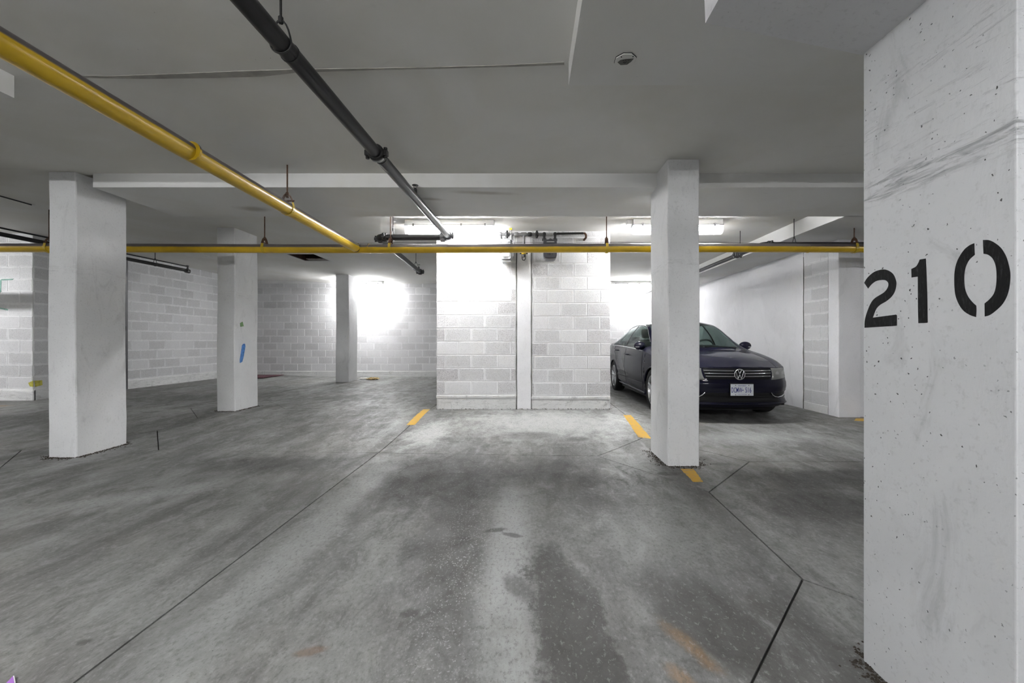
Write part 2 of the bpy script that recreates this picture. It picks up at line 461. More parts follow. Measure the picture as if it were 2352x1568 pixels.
M_DARK = plain('black_plastic', (0.006, 0.006, 0.007), 0.5, 0, 0.2)
M_LINE = None

# ------------------------------------------------------------------ floor: cast slabs with sawn joints
def sstep(a, b, x):
    t = min(1.0, max(0.0, (x - a) / (b - a)))
    return t * t * (3 - 2 * t)

def zf(x, y):
    """floor height: falls gently towards the aisle drain and the right-hand bay"""
    z = 0.075 * sstep(4.0, 6.0, y) * (1 - sstep(1.2, 2.3, x))
    return z + 0.055 * sstep(-5.4, -7.8, x) * sstep(3.0, 6.0, y)

def floor_pt(px, py, lift=0.0):
    """where the sight line through a pixel meets the floor"""
    y = CZ * F_PX / (py - VY)
    for _ in range(12):
        x = (px - VX) * y / F_PX
        y = (CZ - zf(x, y)) * F_PX / (py - VY)
    x = (px - VX) * y / F_PX
    return (x, y, zf(x, y) + lift)

def at(px, py, Y):
    return ((px - VX) * Y / F_PX, Y, CZ + (VY - py) * Y / F_PX)

YFAR, XLEFT, XRIGHT = 12.0, -8.10, 4.50
ZC1, ZC2, ZD = CZ + 1.60, CZ + 1.66, CZ + 1.467      # aisle ceiling, bay ceiling, underside of the drops

def offset_poly(poly, d):
    n = len(poly); out = []
    area = sum(poly[i][0] * poly[(i + 1) % n][1] - poly[(i + 1) % n][0] * poly[i][1] for i in range(n))
    if area < 0: poly = poly[::-1]
    for i in range(n):
        p0, p1, p2 = Vector(poly[i - 1]), Vector(poly[i]), Vector(poly[(i + 1) % n])
        e1, e2 = (p1 - p0).normalized(), (p2 - p1).normalized()
        n1, n2 = Vector((-e1.y, e1.x)), Vector((-e2.y, e2.x))
        b = n1 + n2
        if b.length < 1e-4: b = n1
        b = b.normalized(); k = d / max(0.3, b.dot(n1))
        out.append((p1.x + b.x * k, p1.y + b.y * k))
    return out

floor = bpy.data.objects.new('floor', None); link(floor); floor['kind'] = 'structure'
tag(floor, 'stained grey concrete garage floor with sawn joints')
base = MB()
gx = [-14.2, -8.2, -7.6, -7.0, -6.4, -5.8, -5.2] + [-4, -2, 0, 1.1, 1.3, 1.5, 1.7, 1.9, 2.1, 2.3, 2.6, 5, 9.2]
gy = [-8.2, 0, 2.8, 3.6, 4.0, 4.25, 4.5, 4.75, 5.0, 5.25, 5.5, 5.75, 6.0, 6.5, 8, 12.4]
base.add([(x, y, zf(x, y) - 0.014) for x in gx for y in gy], [(i * len(gy) + j, (i + 1) * len(gy) + j, (i + 1) * len(gy) + j + 1, i * len(gy) + j + 1) for i in range(len(gx) - 1) for j in range(len(gy) - 1)])
base.add([(x, y, -0.3) for x, y in ((-14.2, -8.2), (9.2, -8.2), (9.2, 12.4), (-14.2, 12.4))], [(0, 1, 2, 3)])
base.build('floor_base', M_BASE, floor)

D1 = dict(N=(-4.41, 4.95), E=(-3.72, 4.19), S=(-4.41, 3.42), W=(-5.10, 4.19))
D2 = dict(N=(-4.42, 7.10), E=(-3.70, 6.33), S=(-4.41, 5.56), W=(-5.13, 6.33))
DC = dict(N=(1.37, 4.74), E=(2.02, 3.79), S=(1.32, 3.03), W=(0.667, 3.98))
DN = dict(N=(1.27, 1.92), E=(1.97, 1.17), S=(1.30, 0.40), W=(0.58, 1.19))
J = (-1.47, 4.09); K = (-1.47, 6.30); L = (1.37, 6.40)
SLABS = [
    [(-14, -8), (-4.41, -8), D1['S'], D1['W'], (-14, 4.19)],
    [(-4.41, -8), (-1.43, -8), J, D1['E'], D1['S']],
    [(-1.43, -8), (1.30, -8), DN['S'], DN['W'], DN['N'], DC['S'], DC['W'], J],
    [(1.30, -8), (9, -8), (9, 3.79), DC['E'], DC['S'], DN['N'], DN['E'], DN['S']],
    [(-14, 4.19), D1['W'], D1['N'], D2['S'], D2['W'], (-14, 6.33)],
    [D1['N'], D1['E'], J, K, D2['E'], D2['S']],
    [J, DC['W'], DC['N'], L, K],
    [DC['N'], DC['E'], (9, 3.79), (9, 12.2), (1.37, 12.2), L],
    [(-14, 6.33), D2['W'], D2['N'], (-4.44, 8.5), (-4.5, 12.2), (-14, 12.2)],
    [D2['N'], D2['E'], K, (-1.47, 8.5), (-4.44, 8.5)],
    [(-4.44, 8.5), (-1.47, 8.5), (-1.47, 12.2), (-4.5, 12.2)],
    [K, L, (1.37, 12.2), (-1.47, 12.2)],
] + [[d['N'], d['W'], d['S'], d['E']] for d in (D1, D2, DC, DN)]
for poly in SLABS:
    pts = offset_poly(poly, 0.0045)
    bm = bmesh.new()
    f = bm.faces.new([bm.verts.new((x, y, 0)) for x, y in pts])
    for y in gy[2:-2]:
        bmesh.ops.bisect_plane(bm, geom=bm.verts[:] + bm.edges[:] + bm.faces[:], plane_co=(0, y, 0), plane_no=(0, 1, 0))
    for x in gx[1:-2]:
        bmesh.ops.bisect_plane(bm, geom=bm.verts[:] + bm.edges[:] + bm.faces[:], plane_co=(x, 0, 0), plane_no=(1, 0, 0))
    for v in bm.verts: v.co.z = zf(v.co.x, v.co.y)
    bm.normal_update(); bm.faces.ensure_lookup_table()
    if bm.faces[0].normal.z < 0: bmesh.ops.reverse_faces(bm, faces=bm.faces[:])
    rim = [e for e in bm.edges if e.is_boundary]
    ex = bmesh.ops.extrude_edge_only(bm, edges=rim)
    for v in ex['geom']:
        if isinstance(v, bmesh.types.BMVert): v.co.z -= 0.013
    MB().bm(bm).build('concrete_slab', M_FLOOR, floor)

# ------------------------------------------------------------------ ceiling: aisle slab, bay slab, drops
ceil = bpy.data.objects.new('ceiling', None); link(ceil); ceil['kind'] = 'structure'
tag(ceil, 'grey painted concrete ceiling with shallow drops')
TH = 0.20
MB().box(-14.2, 9.2, -8.2, 4.0, ZC1, ZC1 + TH).build('aisle_slab', M_CEIL, ceil)
# strip of old unpainted render across the aisle ceiling
def cpt(px, py):
    Y = (ZC1 - CZ) * F_PX / (VY - py); return ((px - VX) * Y / F_PX, Y)
up_ = [(110, 172), (250, 174), (420, 168), (560, 162), (700, 158), (850, 156), (1000, 153), (1150, 149), (1296, 142)]
lo_ = [(110, 175), (200, 178), (340, 180), (500, 178), (600, 175), (680, 166), (850, 160), (1000, 157), (1150, 153), (1296, 148)]
strip = [cpt(*p) for p in up_] + [cpt(*p) for p in lo_[::-1]]
MB().prism(strip, 'z', ZC1 - 0.003, ZC1 + 0.01).build('render_strip', plain('old_render', (0.40, 0.385, 0.355), 0.9, var=0.25, bscale=9), ceil)
def zbay(x): return ZC2 + 0.10 * sstep(-5.0, -7.6, x)
HX0, HX1, HY0, HY1 = -4.60, -4.08, 7.92, 8.60        # open hatch in the bay ceiling
mb = MB()
bx = [-14.2, -7.6, -7.2, -6.8, -6.4, -6.0, -5.6, -5.2, HX0, HX1, 9.2]
by = [3.9, HY0, HY1, 12.4]
for i in range(len(bx) - 1):
    for j in range(3):
        if bx[i] == HX0 and j == 1: continue
        a, b = bx[i], bx[i + 1]
        mb.add([(a, by[j], zbay(a)), (b, by[j], zbay(b)), (b, by[j + 1], zbay(b)), (a, by[j + 1], zbay(a))], [(0, 3, 2, 1)])
mb.add([(-14.2, 3.9, ZC2 + TH), (9.2, 3.9, ZC2 + TH), (9.2, 12.4, ZC2 + TH), (-14.2, 12.4, ZC2 + TH)], [(0, 1, 2, 3)])
mb.build('bay_slab', M_CEIL, ceil)
MB().box(-4.15, 9.2, 3.97, 4.90, ZD, ZC2 + 0.1).build('drop_band', M_BEAM, ceil)
MB().box(0.235, 9.2, -8.2, 2.385, ZD, ZC1 + 0.1).build('drop_panel', M_BEAM, ceil)
MB().box(-14.2, -3.10, -8.2, 2.51, ZD, ZC1 + 0.1).build('drop_panel', M_BEAM, ceil)
MB().box(3.73, 9.2, 4.88, 12.4, ZD, ZC2 + 0.1).build('drop_beam', M_BEAM, ceil)
# hatch: rust-brown shaft, a loose lid and a frame
mb = MB()
zt = ZC2 + 0.16
mb.add([(HX0, HY0, ZC2), (HX1, HY0, ZC2), (HX1, HY1, ZC2), (HX0, HY1, ZC2), (HX0, HY0, zt), (HX1, HY0, zt), (HX1, HY1, zt), (HX0, HY1, zt)],
       [(4, 5, 6, 7), (0, 1, 5, 4), (1, 2, 6, 5), (2, 3, 7, 6), (3, 0, 4, 7)])
hatch = mb.build('hatch_shaft', plain('hatch_rust', (0.07, 0.028, 0.014), 0.85, var=0.5, bscale=12), ceil)
MB().cbox(HX0 + 0.10, HX1 + 0.02, HY1 - 0.16, HY1 + 0.005, ZC2 + 0.004, ZC2 + 0.022, 0.003).build('hatch_lid', plain('hatch_lid_paint', (0.34, 0.30, 0.28), 0.8, var=0.5, bscale=25), ceil)
mb = MB()
for a, b, c, d in ((HX0 - .03, HX1 + .03, HY0 - .025, HY0), (HX0 - .03, HX1 + .03, HY1, HY1 + .025), (HX0 - .03, HX0, HY0, HY1), (HX1, HX1 + .03, HY0, HY1)):
    mb.box(a, b, c, d, ZC2 - 0.006, ZC2 + 0.01)
mb.build('hatch_frame', M_BEAM, ceil)
mb = MB()
px0, px1, py0, py1 = -6.95, -6.45, 8.00, 8.45
mb.cbox(px0, px1, py0, py1, zbay(-6.7) - 0.022, zbay(-6.7) + 0.03, 0.004)
mb.build('access_cover', M_CEIL, ceil)
# short surface conduit on the bay ceiling at far left
MB().tube([(-6.13, 4.35, zbay(-6.13) - 0.012), (-6.16, 5.17, zbay(-6.16) - 0.012)], 0.008, 8).build('conduit', M_IRON, ceil)
MB().tube([(-6.16, 5.16, zbay(-6.16) - 0.012), (-6.161, 5.19, zbay(-6.16) - 0.012)], 0.013, 8).build('conduit_end', M_WHITE, ceil)

# ------------------------------------------------------------------ walls
def block_mesh(w, h, cache={}):
    k = (round(w, 4), round(h, 4))
    if k not in cache:
        c, d = 0.004, 0.005
        p = [(-w / 2, 0, -h / 2), (w / 2, 0, -h / 2), (w / 2, 0, h / 2), (-w / 2, 0, h / 2),
             (-w / 2, -d + .0015, -h / 2), (w / 2, -d + .0015, -h / 2), (w / 2, -d + .0015, h / 2), (-w / 2, -d + .0015, h / 2),
             (-w / 2 + c, -d, -h / 2 + c), (w / 2 - c, -d, -h / 2 + c), (w / 2 - c, -d, h / 2 - c), (-w / 2 + c, -d, h / 2 - c)]
        f = [(8, 9, 10, 11)]
        for i in range(4):
            j = (i + 1) % 4
            f += [(i, j, 4 + j, 4 + i), (4 + i, 4 + j, 8 + j, 8 + i)]
        me = bpy.data.meshes.new('block'); me.from_pydata(p, [], f); me.update()
        cache[k] = me
    return cache[k]

def lay_blocks(parent, mat, origin, u, z0, z1, length, course=0.2, block=0.4, first=0.0, shift0=0, joint=0.010, jit=0.0012, name='block'):
    """running bond on a wall: origin = start on the wall face, u = direction along the wall; the face looks along u x z"""
    u = Vector(u).normalized(); up = Vector((0, 0, 1)); back = up.cross(u)   # local +y points into the wall
    R = Matrix((u, back, up)).transposed().to_4x4()
    pre = []
    row, z = 0, z0
    while z < z1 - 0.03:
        h = min(course, z1 - z)
        s = first - (block / 2 if (row + shift0) % 2 else 0.0)
        while s < length - 1e-4:
            a, b = max(0.0, s), min(length, s + block)
            if b - a > 0.03:
                w = b - a - joint
                key = (round(w, 3), round(h - joint, 3))
                me = block_mesh(*key)
                if (key, mat.name) not in lay_blocks.done:
                    m2 = me.copy() if me.materials else me
                    m2.materials.append(mat); lay_blocks.done[(key, mat.name)] = m2
                me = lay_blocks.done[(key, mat.name)]
                o = bpy.data.objects.new(name, me); link(o)
                p = Vector(origin) + u * ((a + b) / 2) + up * (z + h / 2 - origin[2]) + back * random.uniform(-jit, jit)
                o.matrix_world = Matrix.Translation(p) @ R
                o.parent = parent
                pre.append(o)
            s += block
        z += h; row += 1
    return pre
lay_blocks.done = {}

def mesh_wall(name, x0, x1, y0, y1, z0, z1, mat, label):
    return structure(MB().box(x0, x1, y0, y1, z0, z1), name, mat, label)

# far wall
ZT = ZC2 + 0.12
wf = mesh_wall('wall_back', -8.4, 5.0, YFAR, YFAR + 0.2, -0.05, ZT, M_MORTAR, 'white painted block wall at the far end of the bays')
KZ = 0.245
lay_blocks(wf, M_BLOCK_L, (XLEFT, YFAR, KZ), (1, 0, 0), KZ, ZC2, XLEFT * -1 - 1.36, first=-0.13)
lay_blocks(wf, M_BLOCK_L, (1.20, YFAR, KZ - .055), (1, 0, 0), KZ - .055, ZD + 0.2, 3.3, first=-0.2)
# far-wall kerb
mb = MB().cbox(XLEFT, -1.36, YFAR - 0.03, YFAR + 0.02, 0.05, KZ - 0.012, 0.012)
kb = structure(mb, 'baseboard_back', M_KERB, 'rough painted concrete kerb along the far block wall')
# left wall (side of the plant room), door hidden behind the near pillar
YL0 = 6.81
wl = mesh_wall('wall_left', XLEFT - 0.2, XLEFT, YL0 + 0.01, YFAR + 0.2, 0.0, ZT + 0.1, M_MORTAR, 'white painted block wall along the left side')
DY0, DY1, DZ1 = 7.45, 8.33, CZ + 1.60
KL = 0.315
for a, b in ((YL0, DY0 - 0.06), (DY1 + 0.055, YFAR)):
    lay_blocks(wl, M_BLOCK_L, (XLEFT, a, KL), (0, 1, 0), KL, zbay(XLEFT) + 0.02, b - a, first=-0.1 if a > 8 else -0.2)
mb = MB().cbox(XLEFT - 0.02, XLEFT + 0.035, DY1 + 0.05, YFAR - 0.03, 0.08, KL - 0.012, 0.012)
structure(mb, 'baseboard_left', M_KERB, 'crumbling white kerb at the foot of the left block wall')
mb = MB().cbox(XLEFT - 0.02, XLEFT + 0.03, YL0 - 0.02, DY0 - 0.06, 0.06, KL - 0.012, 0.012)
mb.cbox(-14, XLEFT + 0.03, YL0 - 0.03, YL0 + 0.02, 0.06, KL - 0.012, 0.012)
structure(mb, 'baseboard_left_front', M_KERB, 'stained kerb under the plant room wall at far left')
# door in the left wall
dr = bpy.data.objects.new('door_1', None); link(dr); dr['kind'] = 'structure'; dr.location = (XLEFT, (DY0 + DY1) / 2, 0.3)
tag(dr, 'grey steel door in the left block wall behind the pillar')
mb = MB()
for y0, y1, z0, z1 in ((DY0 - .06, DY0, .12, DZ1), (DY1, DY1 + .06, .12, DZ1), (DY0 - .06, DY1 + .06, DZ1 - .001, DZ1 + .05)):
    mb.cbox(XLEFT - 0.05, XLEFT + 0.035, y0, y1, z0, z1, 0.006)
mb.build('door_frame', plain('door_frame_grey', (0.055, 0.055, 0.06), 0.5), dr)
MB().cbox(XLEFT - 0.03, XLEFT + 0.008, DY0, DY1, .13, DZ1, 0.004).build('door_leaf', plain('door_leaf_grey', (0.09, 0.09, 0.095), 0.45), dr)
mb = MB()
for z in (0.5, 1.35, 2.45): mb.cbox(XLEFT + 0.0, XLEFT + 0.05, DY1 - 0.045, DY1 + 0.01, z - .05, z + .05, 0.004)
mb.build('hinge', M_DARK, dr)
# plant room front, far left
wlf = mesh_wall('wall_left_front', -14.2, XLEFT - 0.005, YL0, YL0 + 0.2, 0.0, ZT + 0.1, M_MORTAR, 'block wall of the plant room at far left')
lay_blocks(wlf, M_BLOCK_L, (-10.5, YL0, KL), (1, 0, 0), KL, zbay(-9) + 0.02, 2.395, first=-0.01)
# sprayed paint marks on it
M_GREEN = plain('green_spray', (0.26, 0.44, 0.38), 0.8, var=0.4, bscale=15)
# service shaft in the middle, with a poured strip between two block panels
SX0, SX1, SY = -1.38, 1.25, 6.285
ws = mesh_wall('wall_center', SX0 + 0.004, SX1 - 0.004, SY, YFAR + 0.1, 0.0, ZC2 + 0.05, M_MORTAR, 'white block service shaft standing between the parking bays')
PX0, PX1 = -0.165, 0.055
KS = 0.295
lay_blocks(ws, M_BLOCK, (SX0, SY, KS), (1, 0, 0), KS, ZC2, PX0 - SX0 - 0.012, first=-0.27, shift0=0)
lay_blocks(ws, M_BLOCK, (PX1 + 0.012, SY, KS - .02), (1, 0, 0), KS - .02, ZC2, SX1 - PX1 - 0.012, first=-0.17, shift0=1)
MB().cbox(PX0 + 0.006, PX1 - 0.006, SY - 0.007, SY + 0.05, 0.02, ZC2, 0.004).build('poured_strip', M_WALL, ws)
mb = MB()
for xx in (PX0 - 0.003, PX1 + 0.003):
    pth = [(xx + random.uniform(-.004, .004), SY - 0.001, 0.05 + k * 0.13) for k in range(20)]
    mb.tube(pth, [random.uniform(0.005, 0.010) for _ in pth], 6)
mb.build('joint_filler', M_GASKET, ws)
for a, b, zt in ((SX0 + 0.01, PX0 - 0.014, KS - 0.055), (PX1 + 0.014, SX1 - 0.01, KS - 0.075)):
    MB().cbox(a, b, SY - 0.012, SY + 0.05, 0.02, zt - 0.012, 0.008).build('kerb', M_KERB, ws)
    MB().cbox(a - 0.012, b + 0.008, SY - 0.018, SY + 0.05, zt, zt + 0.042, 0.008).build('ledge', M_KERB, ws)
# right wall of the car bay: poured concrete, then a block infill and a pilaster
wr = mesh_wall('wall_right', XRIGHT, XRIGHT + 0.2, 6.79, YFAR + 0.2, -0.05, ZD + 0.1, M_WALL, 'smooth white concrete wall on the right of the parked car')
BY0, BY1 = 6.215, 6.785
wb = mesh_wall('wall_right_corner', XRIGHT + 0.006, XRIGHT + 0.2, BY0, BY1, -0.05, ZD + 0.1, M_MORTAR, 'narrow white block infill in the right wall')
lay_blocks(wb, M_BLOCK_L, (XRIGHT + 0.006, BY1 - 0.012, 0.13), (0, -1, 0), 0.13, ZD, BY1 - BY0 - 0.024, first=-0.22, block=0.4)
MB().cbox(XRIGHT - 0.004, XRIGHT + 0.1, BY0 + .012, BY1 - 0.012, -0.02, 0.118, 0.006).build('kerb', M_KERB, wb)
mb = MB()
for yy in (BY0, BY1):
    pth = [(XRIGHT + 0.001, yy + random.uniform(-.004, .004), 0.0 + k * 0.13) for k in range(20)]
    mb.tube(pth, [random.uniform(0.004, 0.009) for _ in pth], 6)
mb.build('joint_filler', M_GASKET, wb)
wp = structure(MB().cbox(XRIGHT - 0.012, XRIGHT + 0.3, 6.0, BY0 - 0.006, -0.05, ZD + 0.05, 0.008), 'trim_1', M_WALL, 'white concrete pilaster at the corner of the right wall')
structure(MB().box(XRIGHT + 0.02, 9.2, 6.03, 6.23, -0.05, ZD + 0.1), 'wall_right_front', M_WALL, 'grey-white wall beyond the pilaster at right')
# the rest of the hall, behind the viewpoint
mesh_wall('wall_rear', -14.2, 9.2, -8.2, -8.0, -0.05, ZC2 + .1, M_WALL, 'white wall behind the viewpoint')
mesh_wall('wall_outer_left', -14.2, -14.0, -8.2, YL0 + .1, -0.05, ZC2 + .2, M_WALL, 'white wall closing the hall on the left')
mesh_wall('wall_outer_right', 9.0, 9.2, -8.2, 6.2, -0.05, ZC2 + .1, M_WALL, 'white wall closing the hall on the right')

# ------------------------------------------------------------------ pillars
def pillar(x0, x1, y0, y1, z0, z1, label, mat, taper=0.0, seed=1, true=False):
    rnd = random.Random(seed)
    t = thing('concrete_pillar', label, 'pillar', ((x0 + x1) / 2, (y0 + y1) / 2, z0), 'concrete pillars')
    bm = bmesh.new(); bmesh.ops.create_cube(bm, size=1.0)
    for v in bm.verts:
        v.co = Vector(((x0 + x1) / 2 + v.co.x * (x1 - x0), (y0 + y1) / 2 + v.co.y * (y1 - y0), (z0 + z1) / 2 + v.co.z * (z1 - z0)))
    for k in range(1, 18):
        z = z0 + (z1 - z0) * k / 18
        bmesh.ops.bisect_plane(bm, geom=bm.verts[:] + bm.edges[:] + bm.faces[:], plane_co=(0, 0, z), plane_no=(0, 0, 1))
    ed = [e for e in bm.edges if abs(e.verts[0].co.x - e.verts[1].co.x) < 1e-5 and abs(e.verts[0].co.y - e.verts[1].co.y) < 1e-5]
    bmesh.ops.bevel(bm, geom=ed, offset=0.004 if true else 0.012, segments=2, affect='EDGES', profile=0.5)
    for v in bm.verts:
        h = (v.co.z - z0) / (z1 - z0)
        wob = math.sin(v.co.z * 3.1 + seed) * 0.004 + rnd.uniform(-.0015, .0015)
        if true: wob = 0.0
        s = 1 + taper * (0.5 - h)
        v.co.x = (x0 + x1) / 2 + (v.co.x - (x0 + x1) / 2) * s + wob
        v.co.y += wob * 0.5
    MB().bm(bm).build('shaft', mat, t)
    return t
p1 = pillar(-4.535, -4.275, 3.93, 4.43, -0.01, ZC1 - .002, 'broad white pillar at left, nearest on that side, in front of the plant room', M_PILLAR, 0.03, 1)
p2 = pillar(-4.545, -4.285, 6.08, 6.60, 0.06, ZC2 - .002, 'white pillar with a blue spray streak on its side', M_PILLAR, 0.03, 2)
p3 = pillar(-4.80, -4.475, 10.40, 10.92, 0.06, ZC2 - .002, 'small distant grey pillar in front of the lit far wall', M_PILLAR, 0.03, 3)
pc = pillar(1.235, 1.515, 3.66, 4.17, -0.01, ZC1 - .002, 'white pillar standing in front of the dark blue car', M_PILLAR, 0.01, 4)
NX0, NX1, NY0, NY1 = 1.158, 1.44, 0.985, 1.435
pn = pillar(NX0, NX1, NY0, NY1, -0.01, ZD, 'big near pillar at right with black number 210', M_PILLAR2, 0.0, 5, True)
# bracket under the drop panel beside the numbered pillar
br = MB()
br.prism([(0.615, CZ + 1.10), (NX0 + .02, CZ + 0.985), (NX0 + .02, ZD + .01), (0.60, ZD + .01)], 'y', NY0 + 0.01, NY1 + 0.004)
br.build('haunch', M_WALL, pn)

# blue and green spray on the second pillar
def side_patch(pts_px, X, name, mat, parent):
    """thin paint patch on a face x = const"""
    vs_ = []
    for px, py in pts_px:
        Y = X * F_PX / (px - VX)
        vs_.append((X, Y, CZ + (VY - py) * Y / F_PX))
    n = len(vs_)
    MB().add([(v[0] + 0.0125, v[1], v[2]) for v in vs_] + [(v[0] - 0.002, v[1], v[2]) for v in vs_], [tuple(range(n))] + [(i, (i + 1) % n, n + (i + 1) % n, n + i) for i in range(n)]).build(name, mat, parent)
side_patch([(556, 793), (558, 790), (561, 789), (562, 795), (558, 818), (555, 830), (551, 833), (551, 826)], -4.285, 'blue_streak', plain('blue_spray', (0.10, 0.26, 0.62), 0.8, var=0.35, bscale=30), p2)
side_patch([(551, 742), (556, 739), (558, 749), (552, 750)], -4.285, 'green_patch', plain('green_patch', (0.22, 0.36, 0.17), 0.8, var=0.3), p2)
# yellow and green spray on the plant room corner
def front_patch(pts_px, Y, name, mat, parent, lift=0.009):
    vs_ = [at(px, py, Y) for px, py in pts_px]; n = len(vs_)
    MB().add([(v[0], v[1] - lift, v[2]) for v in vs_] + [(v[0], v[1], v[2]) for v in vs_], [tuple(range(n))] + [(i, (i + 1) % n, n + (i + 1) % n, n + i) for i in range(n)]).build(name, mat, parent)
M_YSPRAY = plain('yellow_spray', (0.55, 0.50, 0.08), 0.8, var=0.35, bscale=25)
side_patch([(78, 874), (95, 873), (96, 884), (80, 888)], XLEFT, 'yellow_spray', M_YSPRAY, wl)
front_patch([(66, 879), (77, 874), (77, 888), (70, 887)], YL0, 'yellow_spray', M_YSPRAY, wlf)
front_patch([(6, 641), (32, 640), (30, 643), (6, 644)], YL0, 'green_spray', M_GREEN, wlf)
front_patch([(0, 645), (5, 641), (4, 668), (0, 676)], YL0, 'green_spray', M_GREEN, wlf)
front_patch([(0, 706), (20, 710), (19, 713), (0, 709)], YL0, 'green_spray', M_GREEN, wlf)

# stencilled 210 on the near pillar (face x = NX0, read from the left)
def face_px(px, py):
    Y = NX0 * F_PX / (px - VX)
    return Y, CZ + (VY - py) * Y / F_PX
def zoomed(pts):                                     # from a crop of the photograph: 2352 px wide for 392 px
    return [(1960 + x / 6.0, 520 + y / 6.0) for x, y in pts]
two = zoomed([(150, 775), (200, 700), (290, 625), (400, 592), (480, 605), (550, 655), (588, 740), (594, 800), (575, 890), (530, 965), (455, 1030), (370, 1080), (315, 1140), (270, 1255), (420, 1235), (590, 1213), (602, 1225), (602, 1355), (585, 1368), (400, 1380), (155, 1395), (160, 1290), (190, 1180), (240, 1060), (300, 985), (420, 910), (470, 850), (485, 800), (475, 765), (440, 740), (380, 738), (310, 755), (250, 800), (205, 855)])
one = zoomed([(800, 585), (865, 550), (900, 495), (915, 455), (1000, 440), (1010, 640), (1020, 950), (1026, 1320), (1005, 1328), (898, 1332), (892, 1100), (890, 690), (803, 703)])
zl = zoomed([(1668, 230), (1675, 390), (1600, 460), (1550, 560), (1530, 690), (1540, 850), (1580, 960), (1640, 1040), (1695, 1090), (1698, 1160), (1692, 1248), (1610, 1220), (1520, 1160), (1450, 1060), (1405, 930), (1392, 760), (1400, 600), (1440, 460), (1520, 330), (1600, 260)])
zr = zoomed([(1788, 185), (1870, 188), (1950, 225), (2040, 300), (2110, 420), (2150, 560), (2166, 680), (2150, 850), (2110, 980), (2040, 1090), (1940, 1180), (1870, 1225), (1812, 1240), (1810, 1060), (1880, 1000), (1940, 920), (1970, 800), (1975, 650), (1960, 530), (1920, 440), (1860, 390), (1795, 375)])
m = Mat('black_stencil', 0.65, 0, 0.15)
nz = m.noise(m.scale(m.pos(), (1, 1, 0.25)), 160, 4, 0.65)
M_STENCIL = m.out(m.mix(m.ramp(nz, 0.5, 0.75), (0.006, 0.006, 0.0065), (0.025, 0.027, 0.028)), None, nz, 0.4, 0.002)
for shape, nm in ((two, 'digit'), (one, 'digit'), (zl, 'digit_half'), (zr, 'digit_half')):
    sharp = lambda q: (Vector(shape[q]) - Vector(shape[q - 1])).angle(Vector(shape[(q + 1) % len(shape)]) - Vector(shape[q])) > 0.75
    fine_ = []
    for q in range(len(shape)):                        # round the outline between its sharp corners
        P0, P1, P2, P3 = [Vector(shape[(q + k) % len(shape)]) for k in (-1, 0, 1, 2)]
        if sharp(q): P0 = P1 * 2 - P2
        if sharp((q + 1) % len(shape)): P3 = P2 * 2 - P1
        for t in (0, .25, .5, .75):
            fine_.append(0.5 * ((2 * P1) + (P2 - P0) * t + (2 * P0 - 5 * P1 + 4 * P2 - P3) * t * t + (3 * P1 - P0 - 3 * P2 + P3) * t ** 3))
    yz = [face_px(px, py) for px, py in fine_]
    MB().prism(yz, 'x', NX0 - 0.0005, NX0 + 0.004).build(nm, M_STENCIL, pn)

# ------------------------------------------------------------------ painted bay lines
m = Mat('line_paint', 0.7, 0, 0.3)
nz = m.noise(m.pos(), 18, 6, 0.7)
M_LINE = m.out(m.mix(m.ramp(nz, 0.50, 0.72), (0.56, 0.33, 0.05), (0.32, 0.27, 0.19)))
def bay_line(quad, label):
    pts = [floor_pt(px, py) for px, py in quad]
    mb = MB()
    n = 10
    (a, b, c, d) = [Vector(p) for p in pts]
    rows = []
    for i in range(n + 1):
        l, r = a.lerp(d, i / n), b.lerp(c, i / n)
        for q, s in ((l, -1), (r, 1)):
            q.x += random.uniform(-.004, .004)
            rows.append((q.x, q.y, zf(q.x, q.y) + 0.0022))
    mb.add(rows, [(2 * i, 2 * i + 1, 2 * i + 3, 2 * i + 2) for i in range(n)])
    mb.add([(x, y, z - 0.004) for x, y, z in rows], [(2 * i, 2 * i + 2, 2 * i + 3, 2 * i + 1) for i in range(n)])
    o = mb.build('bay_line', M_LINE)
    tag(o, label, 'floor marking', 'painted bay lines')
bay_line([(934, 976), (953, 976), (988, 940), (972, 940)], 'yellow bay line painted on the floor left of the service shaft')
bay_line([(1466, 1004), (1497, 1008), (1449, 953), (1431, 953)], 'yellow bay line running to the base of the pillar before the car')
bay_line([(1592, 1107), (1616, 1107), (1592, 1077), (1563, 1077)], 'short yellow bay line in front of the pillar before the car')
bay_line([(1962, 966), (1994, 968), (1992, 961), (1966, 961)], 'small yellow paint patch on the floor beside the numbered pillar')

# ------------------------------------------------------------------ fluorescent lights
def tube_mat(k):                                       # brightness factor k, set per lamp to balance the light
    m = Mat('tube_glow'); m.nt.nodes.remove(m.b)
    em = m.n('Emission', Color=(0.985, 0.99, 1.0), Strength=TUBE_POWER * k)
    m.nt.links.new(em.outputs[0], m.nt.nodes['Material Output'].inputs[0])
    return m.m
m = Mat('clear_cover', 0.25, 0, 0.5, (0.9, 0.9, 0.9))
tr = m.n('BsdfTransparent', Color=(0.97, 0.97, 0.97))
mx = m.n('MixShader', Fac=0.10)
m.nt.links.new(tr.outputs[0], mx.inputs[1]); m.nt.links.new(m.b.outputs[0], mx.inputs[2])
m.nt.links.new(mx.outputs[0], m.nt.nodes['Material Output'].inputs[0]); M_COVER = m.m

